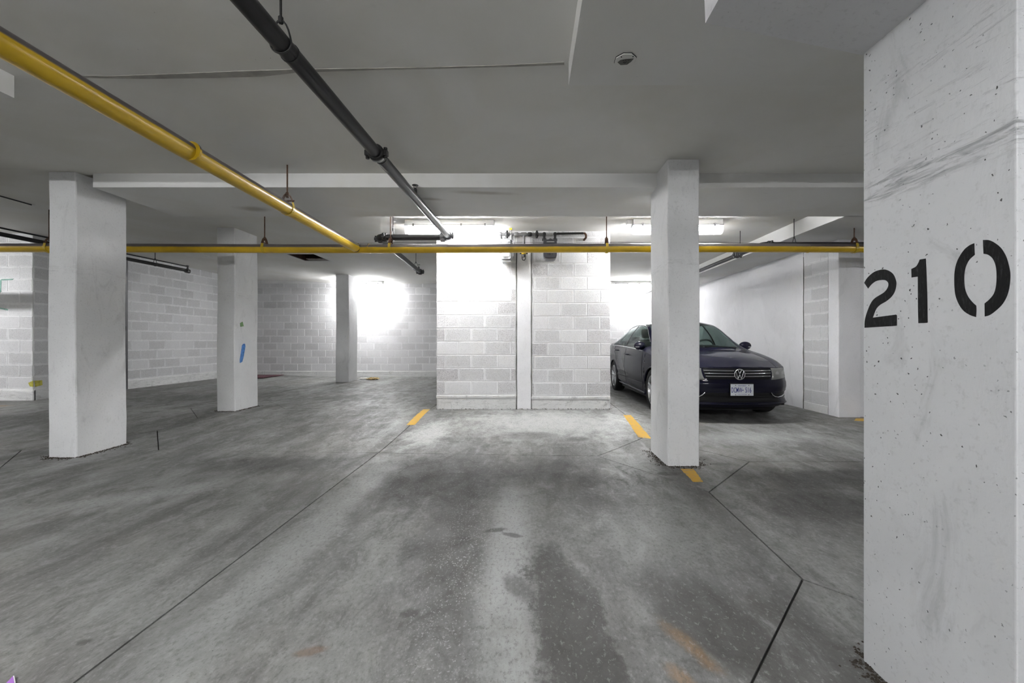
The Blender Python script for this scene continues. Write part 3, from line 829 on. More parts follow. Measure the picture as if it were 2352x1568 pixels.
def light_fixture(cx, cy, zc, label, length=1.22, box_left=False, k=1.0):
    M_TUBE = tube_mat(k)
    t = thing('fluorescent_light', label, 'ceiling light', (cx, cy, zc), 'fluorescent ceiling lights')
    x0, x1 = cx - length / 2, cx + length / 2
    tray = MB().cbox(x0, x1, cy - 0.07, cy + 0.07, zc - 0.078, zc - 0.001, 0.006).build('housing', M_WHITE, t)
    MB().cbox(x0 - .004, x1 + .004, cy - 0.078, cy + 0.078, zc - 0.084, zc - 0.074, 0.003).build('gasket', M_GREYMET, t)
    mb = MB()
    prof = [(-0.075, -0.084), (-0.078, -0.13), (-0.066, -0.165), (-0.035, -0.188), (0.0, -0.193), (0.035, -0.188), (0.066, -0.165), (0.078, -0.13), (0.075, -0.084)]
    n = len(prof)
    for xa, xb in ((x0, x1),):
        mb.add([(xa, cy + a, zc + b) for a, b in prof] + [(xb, cy + a, zc + b) for a, b in prof], [(i, i + 1, n + i + 1, n + i) for i in range(n - 1)] + [tuple(range(n)), tuple(range(n, 2 * n))[::-1]])
    mb.build('diffuser', M_COVER, t)
    for dy in (-0.036, 0.036):
        tb = MB().tube([(x0 + 0.035, cy + dy, zc - 0.122), (x1 - 0.035, cy + dy, zc - 0.122)], 0.0135, 10).build('tube', M_TUBE, t)
        mb = MB()
        for xa in (x0 + 0.022, x1 - 0.036): mb.tube([(xa, cy + dy, zc - 0.122), (xa + 0.014, cy + dy, zc - 0.122)], 0.0145, 10)
        mb.build('tube_cap', M_ZINC, tb)
    mb = MB()
    for k in range(4):
        xx = x0 + 0.12 + k * (length - 0.24) / 3
        for sy in (-1, 1): mb.cbox(xx - .012, xx + .012, cy + sy * 0.080 - .006, cy + sy * 0.080 + .006, zc - 0.10, zc - 0.06, 0.002)
    mb.build('clip', M_GREYMET, t)
    if box_left: MB().cbox(x0 - 0.085, x0 - 0.006, cy - 0.04, cy + 0.04, zc - 0.06, zc - 0.001, 0.005).build('junction_box', M_WHITE, t)
    return t
light_fixture(-1.07, 5.74, ZC2, 'clear covered fluorescent light at the top of the service shaft', k=0.62)
light_fixture(2.05, 5.72, ZC2, 'fluorescent light with junction box, behind the pillar before the car', box_left=True, k=0.75)
light_fixture(-4.62, 11.55, ZC2, 'fluorescent light on the far wall, half behind the distant pillar', k=0.95)
light_fixture(2.93, 11.60, ZC2, 'fluorescent light on the far wall above the dark blue car', k=0.8)
light_fixture(-1.07, -1.05, ZC1, 'fluorescent light behind the viewpoint, middle of the row', k=1.0)
light_fixture(2.05, -2.2, ZD, 'fluorescent light behind the viewpoint, right end of the row', k=0.85)
light_fixture(-4.0, -1.05, ZD, 'fluorescent light behind the viewpoint, left end of the row', k=1.25)
light_fixture(-9.6, 4.3, zbay(-9.6), 'fluorescent light outside the view at far left', k=1.15)
light_fixture(6.3, 3.0, ZC1, 'added unseen fluorescent light outside the view at far right', k=0.35)  # lamp added out of view for its light alone

# ------------------------------------------------------------------ yellow gas pipe
YP, ZP, RP = 5.40, CZ + 1.204, 0.057
BX0 = -2.217
gp = thing('gas_pipe', 'yellow gas pipe crossing the bays with a branch towards the viewer', 'pipe', (BX0, YP, ZP))
def swept(pts, amp=0.0):
    return pts
mp = MB()
xl = [-13.9 + i * (8.9 + 13.9) / 30 for i in range(31)]
mp.tube([(x, YP + 0.0 * x, ZP + 0.006 * math.sin(x * 0.7)) for x in xl], RP, 28)
mp.build('main_run', M_YPIPE, gp)
bend = [(BX0 + 0.0, YP - 0.02, ZP), (BX0 + 0.0, YP - 0.3, ZP)] + [(BX0 + (4.9 - y) * 0.0281, y, ZP) for y in (4.9, 4.2, 3.5, 2.8, 2.1, 1.4, 0.7, 0.0, -2.0, -7.9)]
MB().tube(bend, RP, 28).build('branch', M_YPIPE, gp)
mb = MB()
for x in (BX0 + 0.155, BX0 - 0.155, 3.64, -6.2):
    mb.tube([(x - 0.006, YP, ZP), (x + 0.006, YP, ZP)], RP + 0.0025, 28)
mb.tube([(BX0, YP - 0.062, ZP), (BX0, YP - 0.075, ZP)], RP + 0.003, 28)
mb.tube([(-2.13, 2.63, ZP), (-2.13, 2.645, ZP)], RP + 0.0025, 28)
mb.build('weld', M_YPIPE, gp)
MB().tube([(BX0, YP - 0.046, ZP), (BX0, YP - 0.055, ZP)], RP + 0.004, 28).build('tee_seam', M_IRON, gp)

def pipe_hanger(x, y, z, r, ztop, axis, label, strap_mat=M_YELLOW, rod_mat=M_RUST, tilt=0.0, group='pipe hangers'):
    """clevis hanger: threaded rod, nut, and a tear-drop strap round the pipe"""
    t = thing('pipe_hanger', label, 'pipe hanger', (x, y, z), group)
    zr = z + r + 0.075
    MB().tube([(x, y, zr - 0.01), (x + tilt, y, ztop + 0.003)], 0.0065, 8).build('rod', rod_mat, t)
    mb = MB().tube([(x, y, zr - 0.012), (x, y, zr + 0.014)], 0.013, 6).tube([(x, y, zr - 0.032), (x, y, zr - 0.02)], 0.012, 6)
    mb.build('nut', rod_mat, t)
    hw = 0.016
    loop = []
    for k in range(25):
        a = -PI / 2 + 2 * PI * k / 24
        c, s = math.cos(a), math.sin(a)
        rr = r + 0.003
        if s > 0.25:
            w = (s - 0.25) / 0.75
            loop.append((c * rr * (1 - 0.15 * w), rr * 0.25 + w * (zr - z - rr * 0.25)))
        else: loop.append((c * rr, s * rr))
    def P(u, w, a): return (x + a, y + u, z + w) if axis == 'x' else (x + u, y + a, z + w)
    lo, up = MB(), MB()
    for k in range(24):
        (u0, w0), (u1, w1) = loop[k], loop[k + 1]
        o0, o1 = 1 + 0.0035 / max(1e-3, math.hypot(u0, w0)), 1 + 0.0035 / max(1e-3, math.hypot(u1, w1))
        vs_ = [P(u0, w0, -hw), P(u0, w0, hw), P(u1, w1, hw), P(u1, w1, -hw), P(u0 * o0, w0 * o0, -hw), P(u0 * o0, w0 * o0, hw), P(u1 * o1, w1 * o1, hw), P(u1 * o1, w1 * o1, -hw)]
        fs = [(0, 1, 2, 3), (4, 7, 6, 5), (0, 4, 5, 1), (2, 6, 7, 3), (0, 3, 7, 4), (1, 5, 6, 2)]
        (up if (w0 + w1) / 2 > r * 0.95 else lo).add(vs_, fs)
    lo.build('strap', strap_mat, t)
    up.build('yoke', M_RUST if strap_mat is M_YELLOW else strap_mat, t)
    mb = MB()
    a, b = P(-r * 1.15, r + 0.012, 0), P(r * 1.15, r + 0.012, 0)
    mb.tube([a, b], 0.006, 8); mb.build('bolt', rod_mat, t)
    return t
def hx(px, Y=YP): return (px - VX) * Y / F_PX
pipe_hanger(hx(608), YP, ZP, RP, ZC2, 'x', 'yellow-strapped hanger on the gas pipe left of the branch')
pipe_hanger(hx(897), YP, ZP, RP, ZC2, 'x', 'yellow-strapped hanger on the gas pipe just right of the branch')
pipe_hanger(hx(1393), YP, ZP, RP, ZC2, 'x', 'yellow-strapped hanger in front of the right edge of the service shaft')
pipe_hanger(hx(1962), YP, ZP, RP, ZD, 'x', 'rusty hanger on the gas pipe next to the numbered pillar')
pipe_hanger(hx(113), YP, ZP, RP, zbay(-6.2), 'x', 'rusty hanger on the gas pipe left of the broad white pillar')
yb = 3.78
pipe_hanger(BX0 + (4.9 - yb) * 0.0281, yb, ZP, RP, ZC1, 'y', 'rusty rod hanger carrying the gas pipe branch overhead')

# ------------------------------------------------------------------ black sprinkler pipes
def coupling(mb, p, d, r):
    """grooved coupling: fat collar with two bolt ears"""
    p, d = Vector(p), Vector(d).normalized()
    w = d.cross(Vector((0, 0, 1))).normalized()
    mb.tube([p - d * 0.032, p - d * 0.026, p + d * 0.026, p + d * 0.032], [r + 0.006, r + 0.016, r + 0.016, r + 0.006], 20)
    for s in (-1, 1):
        c = p + w * s * (r + 0.022)
        R = Matrix((w, d, Vector((0, 0, 1)))).transposed().to_4x4(); R.translation = c
        mb.cbox(-0.018, 0.018, -0.020, 0.020, -0.020, 0.020, 0.006, R)
        mb.tube([c + Vector((0, 0, -0.038)), c + Vector((0, 0, 0.038))], 0.008, 8)
        mb.tube([c + Vector((0, 0, 0.026)), c + Vector((0, 0, 0.04))], 0.014, 6)
        mb.tube([c + Vector((0, 0, -0.04)), c + Vector((0, 0, -0.026))], 0.014, 6)
    return mb
def arc(p, d0, d1, r, n=8):
    """quarter bend ending at p+..: centre-line points from direction d0 to d1 round corner p"""
    p, d0, d1 = Vector(p), Vector(d0).normalized(), Vector(d1).normalized()
    c = p - d0 * r + d1 * r
    return [c + (-d1) * r * math.cos(PI / 2 * k / n) + d0 * r * math.sin(PI / 2 * k / n) for k in range(n + 1)]
def sprinkler(parent, x, y, z, h=0.09):
    mb = MB()
    mb.tube([(x, y, z), (x, y, z + 0.035)], 0.017, 10).tube([(x, y, z + 0.035), (x, y, z + 0.05)], 0.012, 6)
    for s in (-1, 1): mb.tube([(x + s * 0.012, y, z + 0.048), (x + s * 0.016, y, z + 0.066), (x, y, z + h - 0.008)], 0.003, 6)
    mb.tube([(x, y, z + h - 0.01), (x, y, z + h)], 0.006, 8)
    mb.lathe([(0.0, h + 0.006), (0.012, h + 0.005), (0.030, h), (0.030, h - 0.003), (0.0, h - 0.002)], (x, y, z), 'z', 14)
    return mb.build('sprinkler_head', M_IRON, parent)

RB = 0.043
YE, ZB = 5.47, CZ + 1.363
sp = thing('sprinkler_pipe', 'black sprinkler pipe running overhead to the light and turning left', 'pipe', (-1.1, YE, ZB))
XE, XE2 = hx(1032, YE), hx(868, YE)
XT = -1.135
e1 = arc((XE, YE, ZB), (0, 1, 0), (-1, 0, 0), 0.07)
e2 = arc((XE2, YE, ZB), (-1, 0, 0), (0, 1, 0), 0.07)
def xb_(y): return XE + (XT - XE) * (YE - y) / (YE - 1.66)
MB().tube([(xb_(y), y, ZB) for y in (-7.9, -2, 0.5, 1.5, 2.5, 3.6)], RB, 22).build('pipe_run', M_BPIPE, sp)
MB().tube([(xb_(y), y, ZB) for y in (3.6, 4.5, YE - 0.07)], RB - 0.002, 22).build('pipe_run', M_BPIPE, sp)
MB().tube([(XE - 0.07, YE, ZB), (XE2 + 0.07, YE, ZB)], RB - 0.004, 20).build('pipe_run', M_BPIPE, sp)
END = Vector(at(965, 624, 1.363 * F_PX / (VY - 624)))
MB().tube([(XE2, YE + 0.07, ZB), (END.x, END.y, ZB)], RB - 0.006, 20).build('pipe_run', M_BPIPE, sp)
MB().tube(e1, RB + 0.003, 20).build('elbow', M_BPIPE, sp)
MB().tube(e2, RB + 0.003, 20).build('elbow', M_IRON, sp)
coupling(MB(), (xb_(3.02), 3.02, ZB), (0, 1, 0), RB).build('coupling', M_IRON, sp)
coupling(MB(), (XE - 0.085, YE, ZB), (1, 0, 0), RB).build('coupling', M_GREYMET, sp)
coupling(MB(), (XE, YE - 0.085, ZB), (0, 1, 0), RB - 0.006).build('coupling', M_GREYMET, sp)
coupling(MB(), (XE2 + 0.09, YE, ZB), (1, 0, 0), RB).build('coupling', M_IRON, sp)
coupling(MB(), (XE2, YE + 0.085, ZB), (0, 1, 0), RB - 0.006).build('coupling', M_IRON, sp)
coupling(MB(), (END.x, END.y, ZB), (0, 1, 0), RB - 0.004).build('coupling', M_IRON, sp)
MB().tube(arc((END.x, END.y + 0.12, ZB), (0, 1, 0), (-1, 0, 0), 0.06), RB - 0.006, 16).build('elbow', M_IRON, sp)
mb = MB()
for y in (1.97, 3.03 + .07): mb.tube([(xb_(y), y - 0.005, ZB), (xb_(y), y + 0.005, ZB)], RB + 0.003, 22)
mb.build('band', M_IRON, sp)
sprinkler(sp, xb_(3.98) + 0.012, 3.92, ZB + RB - 0.012, 0.075)
sprinkler(sp, END.x, END.y - 0.1, ZB + RB - 0.01)
def loop_hanger(x, y, z, r, ztop, label, axis='y'):
    t = thing('pipe_hanger', label, 'pipe hanger', (x, y, z), 'pipe hangers')
    zr = z + r + 0.06
    MB().tube([(x, y, zr - 0.01), (x, y, ztop + 0.003)], 0.0055, 8).build('rod', M_IRON, t)
    MB().tube([(x, y, zr - 0.014), (x, y, zr + 0.014)], 0.011, 6).build('nut', M_IRON, t)
    pts = []
    for k in range(23):
        a = PI / 2 + 2 * PI * k / 22
        c, s = math.cos(a), math.sin(a)
        rr = r + 0.005
        if s > 0.3:
            w = (s - 0.3) / 0.7
            u, v = c * rr * (1 - .1 * w), rr * 0.3 + w * (zr - z - rr * 0.3)
        else: u, v = c * rr, s * rr
        pts.append((x + u, y, z + v) if axis == 'y' else (x, y + u, z + v))
    MB().tube(pts, 0.0042, 6).build('ring', M_IRON, t)
    return t
loop_hanger(xb_(1.90), 1.90, ZB, RB, ZC1, 'black rod hanger on the overhead sprinkler pipe near the viewer')
loop_hanger(hx(1020, YE) - 0.03, YE - 0.28, ZB, RB, ZC2, 'thin rod hanger on the sprinkler pipe in front of the lit fixture')
loop_hanger(XE2 + 0.20, YE + 0.0, ZB, RB, ZC2, 'rod hanger beside the left elbow of the sprinkler pipe', 'x')
loop_hanger(END.x + 0.03, END.y - 0.42, ZB, RB, ZC2, 'small rod hanger near the far end of the sprinkler pipe')

# left sprinkler pipe along the left wall
ZL, RL = CZ + 1.395, 0.030
sl = thing('sprinkler_pipe', 'thin black sprinkler pipe above the left block wall', 'pipe', (-6.85, 5.4, ZL))
pts = [(-6.92, 4.2, ZL), (-6.88, 5.4, ZL), (-6.80, 7.0, ZL), (-6.74, 8.22, ZL)]
MB().tube(pts, RL, 16).build('pipe_run', M_BPIPE, sl)
MB().tube([(-6.74, 8.20, ZL - 0.01), (-6.74, 8.27, ZL - 0.01)], 0.042, 14).build('end_cap', M_IRON, sl)
sprinkler(sl, -6.74, 8.24, ZL + 0.02, 0.08)
MB().tube([(x + 0.03, y, ZL + 0.075) for x, y, z in pts], 0.012, 10).build('conduit', M_BPIPE, sl)
loop_hanger(-6.765, 7.55, ZL, RL, zbay(-6.77), 'rod hanger near the end of the left sprinkler pipe')
# right sprinkler pipe
ZR, RR = CZ + 1.313, 0.032
sr = thing('sprinkler_pipe', 'black sprinkler pipe above the gas pipe at right, turning towards the far wall', 'pipe', (3.2, 5.65, ZR))
MB().tube([(3.27, 5.65, ZR), (8.9, 5.65, ZR)], RR, 18).build('pipe_run', M_BPIPE, sr)
MB().tube(arc((3.20, 5.65, ZR), (-1, 0, 0), (0, 1, 0), 0.07), RR + 0.004, 16).build('elbow', M_IRON, sr)
MB().tube([(3.20, 5.72, ZR), (3.24, 11.8, ZR)], RR, 18).build('pipe_run', M_BPIPE, sr)
coupling(MB(), (3.29, 5.65, ZR), (1, 0, 0), RR).build('coupling', M_IRON, sr)
coupling(MB(), (3.203, 6.35, ZR), (0, 1, 0), RR).build('coupling', M_IRON, sr)
MB().tube([(3.30, 5.8, ZR + 0.03), (3.34, 11.8, ZR + 0.03)], 0.012, 8).build('conduit', M_GREYMET, sr)
loop_hanger(3.205, 6.27, ZR, RR, ZC2, 'thin rod hanger right of the pillar before the car')
loop_hanger(3.62, 5.65, ZR, RR, ZC2, 'rod hanger of the right sprinkler pipe beside the ceiling beam', 'x')
# slack wire lying along the gas pipe
wire = MB()
wp_ = [(-2.2 + i * 0.25, YP - 0.01 + 0.012 * math.sin(i * 1.3), ZP + RP + 0.006 + 0.010 * abs(math.sin(i * 0.6))) for i in range(28)]
wire.tube(wp_, 0.0025, 6)
tag(wire.build('loose_wire', M_IRON), 'thin dark wire lying along the top of the yellow gas pipe', 'wire')

# ------------------------------------------------------------------ gas meters on the service shaft
def sx(px): return (px - VX) * (SY - 0.13) / F_PX
def sz(py): return CZ + (VY - py) * (SY - 0.13) / F_PX
SYM = SY - 0.13
mf = thing('gas_manifold', 'black and grey iron gas pipework with valves above the meters', 'pipework', (sx(1200), SYM, sz(540)))
zz = sz(538)
MB().tube([(sx(1150), SYM, zz), (sx(1250), SYM, zz)], 0.020, 14).build('header', M_GREYMET, mf)
def fitting(px, w, r, mat, nm='fitting'):
    x = sx(px)
    MB().tube([(x - w, SYM, zz), (x - w * .7, SYM, zz), (x + w * .7, SYM, zz), (x + w, SYM, zz)], [r * .8, r, r, r * .8], 14).build(nm, mat, mf)
fitting(1186, 0.03, 0.032, M_GREYMET); fitting(1203, 0.045, 0.030, M_GREYMET, 'tee'); fitting(1217, 0.03, 0.031, M_IRON); fitting(1233, 0.025, 0.036, M_IRON, 'valve_body'); fitting(1165, 0.028, 0.036, M_GREYMET, 'valve_body')
for px in (1165, 1233):
    x = sx(px)
    MB().tube([(x, SYM, zz - 0.055), (x, SYM, zz + 0.05)], 0.016, 10).cbox(x - 0.012, x + 0.012, SYM - 0.05, SYM - 0.028, zz - 0.03, zz + 0.045, 0.004).build('valve', M_IRON, mf)
# riser with yellow valve up to the ceiling
x = sx(1173)
MB().tube([(x, SYM, zz), (x, SYM, sz(518))], 0.019, 12).tube([(x, SYM, sz(519)), (x, SYM, ZC2)], 0.015, 10).build('riser', M_ZINC, mf)
MB().cbox(x - 0.018, x + 0.022, SYM - 0.045, SYM - 0.01, sz(529), sz(520), 0.005).build('valve_handle', M_YELLOW, mf)
MB().tube([(x, SYM, sz(522)), (x, SYM, sz(514))], 0.028, 12).build('union', M_IRON, mf)
# drop leg with yellow regulator
x = sx(1203)
MB().tube([(x, SYM, zz), (x, SYM, sz(575))], 0.020, 12).build('drop_leg', M_GREYMET, mf)
MB().ell((x, SYM, sz(580)), 0.040, 0.045, 0.036).build('regulator', M_YELLOW, mf)
mb = MB().tube([(x - 0.06, SYM, sz(582)), (x + 0.06, SYM, sz(582))], 0.009, 8)
mb.tube([(x, SYM, sz(584)), (x, SYM, sz(590))], 0.028, 12)
mb.tube([(x - 0.024, SYM, sz(589)), (x - 0.024, SYM, sz(594)), (x - 0.012, SYM, sz(597.5)), (x + 0.012, SYM, sz(597.5)), (x + 0.024, SYM, sz(594)), (x + 0.024, SYM, sz(589))], 0.006, 8)
mb.build('relief_pipe', M_IRON, mf)
# outlet pipe to the right
MB().tube([(sx(1275), SYM, sz(552))] + [tuple(q) for q in arc((sx(1275), SYM, sz(536.5)), (0, 0, 1), (1, 0, 0), 0.04)] + [(sx(1340), SYM, sz(535.5))], 0.017, 12).build('outlet_pipe', M_IRON, mf)
MB().tube([tuple(q) for q in arc((sx(1346), SYM, sz(535.5)), (1, 0, 0), (0, 0, -1), 0.035)] + [(sx(1346), SYM, sz(545)), (sx(1345), SYM + 0.05, sz(546)), (sx(1344), SY, sz(546))], 0.016, 12).build('outlet_elbow', M_RUST, mf)
for px in (1150, 1250, 1275):
    x = sx(px)
    MB().tube([(x, SYM, zz + 0.02), (x, SYM, sz(553))], 0.019, 12).build('leg_pipe', M_GREYMET if px == 1150 else M_IRON, mf)
    MB().tube([(x, SYM, sz(553)), (x, SYM, sz(548))], 0.032, 8).build('union_nut', M_GREYMET if px == 1150 else M_IRON, mf)
    MB().ell((x, SYM, zz + 0.004), 0.030, 0.030, 0.030, 12, 8).build('elbow', M_GREYMET if px == 1150 else M_IRON, mf)
x = sx(1174)
MB().tube([(x, SYM, zz), (x, SYM, sz(552))], 0.019, 12).build('leg_pipe', M_ZINC, mf)
MB().tube([(x, SYM, sz(552)), (x, SYM, sz(547))], 0.030, 8).build('union_nut', M_ZINC, mf)

# left meter: pale cast body
ml = thing('gas_meter', 'pale grey gas meter with white label, left of the two on the shaft', 'gas meter', (sx(1162), SYM, sz(600)), 'gas meters')
body = [(sx(1146), sz(553)), (sx(1178), sz(553)), (sx(1180), sz(560)), (sx(1180), sz(590)), (sx(1176), sz(597)), (sx(1172), sz(600)), (sx(1153), sz(600)), (sx(1149), sz(594)), (sx(1146), sz(585))]
MB().prism(body, 'y', SYM - 0.075, SYM + 0.075).build('body', M_METER_L, ml)
MB().prism([(sx(1152), sz(552)), (sx(1172), sz(552)), (sx(1174), sz(564)), (sx(1174), sz(594)), (sx(1171), sz(598)), (sx(1154), sz(598)), (sx(1151), sz(593))], 'y', SYM - 0.10, SYM - 0.07).build('front_cover', M_METER_L, ml)
MB().cbox(sx(1153.5), sx(1171), SYM - 0.106, SYM - 0.098, sz(591), sz(582), 0.002).build('label_plate', M_WHITE, ml)
MB().cbox(sx(1153.5), sx(1169), SYM - 0.106, SYM - 0.098, sz(560), sz(554), 0.002).build('index_window', M_WHITE, ml)
MB().cbox(sx(1154), sx(1174), SYM - 0.085, SYM + 0.06, sz(603.5), sz(600.5), 0.004).build('base', M_METER_L, ml)
RX = Matrix.Rotation(PI / 2, 4, 'X')
text_mb('1810', 0.034, Matrix.Translation((sx(1162), SYM - 0.101, sz(595))) @ RX).build('marker_number', M_DARK, ml)
# right meter: dark grey
mr = thing('gas_meter', 'dark grey gas meter, right of the two on the shaft', 'gas meter', (sx(1263), SYM, sz(597)), 'gas meters')
def rounded(x0, x1, z0, z1, r, n=5):
    pts = []
    for cx, cz, a0 in ((x1 - r, z0 + r, -PI / 2), (x1 - r * .25, z1 - r * .25, 0), (x0 + r * .25, z1 - r * .25, PI / 2), (x0 + r, z0 + r, PI)):
        rr = r if cz < (z0 + z1) / 2 else r * .25
        for k in range(n + 1):
            a = a0 + PI / 2 * k / n
            pts.append((cx + rr * math.cos(a), cz + rr * math.sin(a)))
    return pts
MB().prism(rounded(sx(1247), sx(1277.5), sz(597.5), sz(553), 0.045), 'y', SYM - 0.04, SYM + 0.09).build('body', plain('meter_mid_grey', (0.20, 0.20, 0.21), 0.4), mr)
MB().prism(rounded(sx(1248), sx(1278), sz(593.5), sz(553), 0.035), 'y', SYM - 0.09, SYM - 0.03).build('front_cover', M_METER_D, mr)
MB().prism([(sx(1253), sz(560)), (sx(1274), sz(560)), (sx(1270), sz(554)), (sx(1263.5), sz(551)), (sx(1257), sz(554))], 'y', SYM - 0.10, SYM - 0.05).build('index_hood', M_METER_D, mr)
MB().cbox(sx(1255), sx(1272), SYM - 0.104, SYM - 0.098, sz(559.5), sz(557.8), 0.001).build('index_window', M_ZINC, mr)
text_mb('1811', 0.045, Matrix.Translation((sx(1263), SYM - 0.091, sz(587))) @ RX).build('marker_number', M_DARK, mr)

# ------------------------------------------------------------------ octagonal plate on the drop panel
ox, oy = at(1436, 137, 1.467 * F_PX / (VY - 137))[:2]
cv = thing('ceiling_cover_plate', 'octagonal painted cover plate with dark tag on the ceiling drop', 'cover plate', (ox, oy, ZD))
oct_ = [(ox + 0.056 * math.cos(PI / 8 + PI / 4 * k), oy + 0.056 * math.sin(PI / 8 + PI / 4 * k)) for k in range(8)]
MB().prism(oct_, 'z', ZD - 0.008, ZD + 0.001).build('plate', M_BEAM, cv)
MB().prism([(ox + 0.0585 * math.cos(PI / 8 + PI / 4 * k), oy + 0.0585 * math.sin(PI / 8 + PI / 4 * k)) for k in range(8)], 'z', ZD - 0.003, ZD + 0.0005).build('shadow_gap', M_IRON, cv)  # dark sheet that paints the shadow line around the plate
tagp = [at(1390 + u / 22.4, 100 + v / 22.4, 1.459 * F_PX / (VY - 100 - v / 22.4)) for u, v in ((640, 960), (790, 840), (1050, 790), (1470, 765), (1340, 920), (1130, 1075), (790, 1095))]
MB().prism([(p[0], p[1]) for p in tagp], 'z', ZD - 0.0095, ZD - 0.0075).build('tag', plain('tag_grey', (0.14, 0.14, 0.125), 0.8), cv)
def stroke(mb, pts):
    q = [at(1390 + u / 22.4, 100 + v / 22.4, 1.4565 * F_PX / (VY - 100 - v / 22.4)) for u, v in pts]
    mb.tube([(p[0], p[1], ZD - 0.0098) for p in q], 0.0011, 6)
mb = MB()
for st_ in ([(930, 960), (940, 1000), (1015, 950)], [(990, 1035), (1110, 930)], [(1160, 1010), (1195, 970)], [(900, 870), (975, 860)], [(1030, 875), (1090, 850)], [(1170, 850), (1190, 875), (1230, 850)], [(1260, 865), (1290, 835)]): stroke(mb, st_)
mb.build('scribble', M_DARK, cv)
mb = MB()
for u, v in ((835, 680), (1435, 660)):
    p = at(1390 + u / 22.4, 100 + v / 22.4, 1.459 * F_PX / (VY - 100 - v / 22.4)); mb.tube([(p[0], p[1], ZD - 0.010), (p[0], p[1], ZD - 0.006)], 0.003, 8)
mb.build('screw', M_DARK, cv)

# ------------------------------------------------------------------ the parked car (built nose at y = 0, facing -y)
car = thing('car', 'dark blue sedan parked nose-out in the right-hand bay', 'car', (2.84, 5.56, 0.0), None, math.radians(0.25))
car['local'] = 1
m = Mat('car_paint', 0.5, 0.0, 0.08, (0.0018, 0.0018, 0.012))
m.b.inputs['Coat Weight'].default_value = 0.6
m.b.inputs['Coat Roughness'].default_value = 0.04
M_PAINT = m.m
m = Mat('car_glass', 0.02, 0, 0.5, (0.02, 0.03, 0.03))
tr = m.n('BsdfTransparent', Color=(0.62, 0.74, 0.70)); gl = m.n('BsdfGlossy', Color=(0.9, 0.95, 0.95), Roughness=0.02)
fr = m.n('LayerWeight', Blend=0.25)
mx = m.n('MixShader', Fac=m.ramp(fr.outputs['Fresnel'], 0.0, 1.0, 0.05, 0.75))
m.nt.links.new(tr.outputs[0], mx.inputs[1]); m.nt.links.new(gl.outputs[0], mx.inputs[2])
m.nt.links.new(mx.outputs[0], m.nt.nodes['Material Output'].inputs[0]); M_GLASS = m.m
M_TYRE = plain('tyre_rubber', (0.010, 0.010, 0.010), 0.75)
M_RIM = plain('alloy_silver', (0.55, 0.56, 0.57), 0.28, 0.85)
M_LENS = plain('headlamp_lens', (0.20, 0.205, 0.195), 0.08, 0.1, 0.5)
M_TRIMDK = plain('interior_dark', (0.018, 0.019, 0.020), 0.7)
M_SEAT = plain('seat_grey', (0.07, 0.075, 0.075), 0.75)

def cr(pts, s):
    """Catmull-Rom through the stations of one row"""
    i = min(int(s), len(pts) - 2); t = s - i
    P = [Vector(pts[max(0, min(len(pts) - 1, j))]) for j in (i - 1, i, i + 1, i + 2)]
    if i == 0: P[0] = P[1] * 2 - P[2]
    if i == len(pts) - 2: P[3] = P[2] * 2 - P[1]
    return 0.5 * ((2 * P[1]) + (P[2] - P[0]) * t + (2 * P[0] - 5 * P[1] + 4 * P[2] - P[3]) * t * t + (3 * P[1] - P[0] - 3 * P[2] + P[3]) * t ** 3)

RC = [(0, .055, .748), (0, .45, .862), (0, .85, .930), (0, 1.20, .985), (0, 1.62, 1.225), (0, 2.06, 1.438), (0, 2.65, 1.487), (0, 3.35, 1.440), (0, 3.80, 1.268), (0, 4.20, 1.110), (0, 4.70, 1.085), (0, 4.86, .950)]
RM = [(.34, .082, .744), (.37, .47, .858), (.40, .86, .924), (.42, 1.24, .980), (.38, 1.66, 1.218), (.33, 2.08, 1.430), (.33, 2.65, 1.479), (.33, 3.36, 1.432), (.36, 3.80, 1.260), (.40, 4.18, 1.108), (.40, 4.68, 1.08), (.40, 4.84, .95)]
RH = [(.585, .165, .735), (.655, .50, .830), (.70, .90, .895), (.735, 1.36, .962), (.675, 1.74, 1.180), (.605, 2.12, 1.385), (.590, 2.65, 1.436), (.590, 3.30, 1.388), (.640, 3.75, 1.215), (.700, 4.15, 1.070), (.660, 4.66, 1.055), (.68, 4.80, .94)]
RBELT = [(.795, .350, .735), (.842, .55, .788), (.872, .92, .858), (.885, 1.38, .925), (.890, 1.74, .945), (.892, 2.12, .957), (.892, 2.65, .972), (.886, 3.30, .990), (.878, 3.75, 1.000), (.862, 4.15, 1.000), (.80, 4.62, .985), (.76, 4.76, .90)]
def top_pt(s, u):
    """u: 0 belt .. 1 rail .. 2 mid .. 3 centre (right half)"""
    b, h, mm, c = cr(RBELT, s), cr(RH, s), cr(RM, s), cr(RC, s)
    if u <= 1:
        p = b.lerp(h, u); k = math.sin(PI * u) * sstep(-.2, .9, s) * (1 if s > 0 else 0)
        cab = sstep(3.2, 4.5, s) * (1 - sstep(8.2, 9.2, s))
        p.x += k * (0.012 * (1 - cab) + 0.030 * cab); p.z += k * (0.022 * (1 - cab) + 0.010 * cab)
        return p
    # smooth curve rail - mid - centre - mirrored mid
    P = [h, mm, c, Vector((-mm.x, mm.y, mm.z))]
    t = u - 1
    if t <= 1: a = [h * 2 - mm, h, mm, c]; tt = t
    else: a = [h, mm, c, Vector((-mm.x, mm.y, mm.z))]; tt = t - 1
    return 0.5 * ((2 * a[1]) + (a[2] - a[0]) * tt + (2 * a[0] - 5 * a[1] + 4 * a[2] - a[3]) * tt * tt + (3 * a[1] - a[0] - 3 * a[2] + a[3]) * tt ** 3)
SS = sorted(set([round(i * 0.1, 3) for i in range(111)] + [3.08, 4.94, 5.95, 6.05, 7.06, 8.86, 7.28, 7.34]))
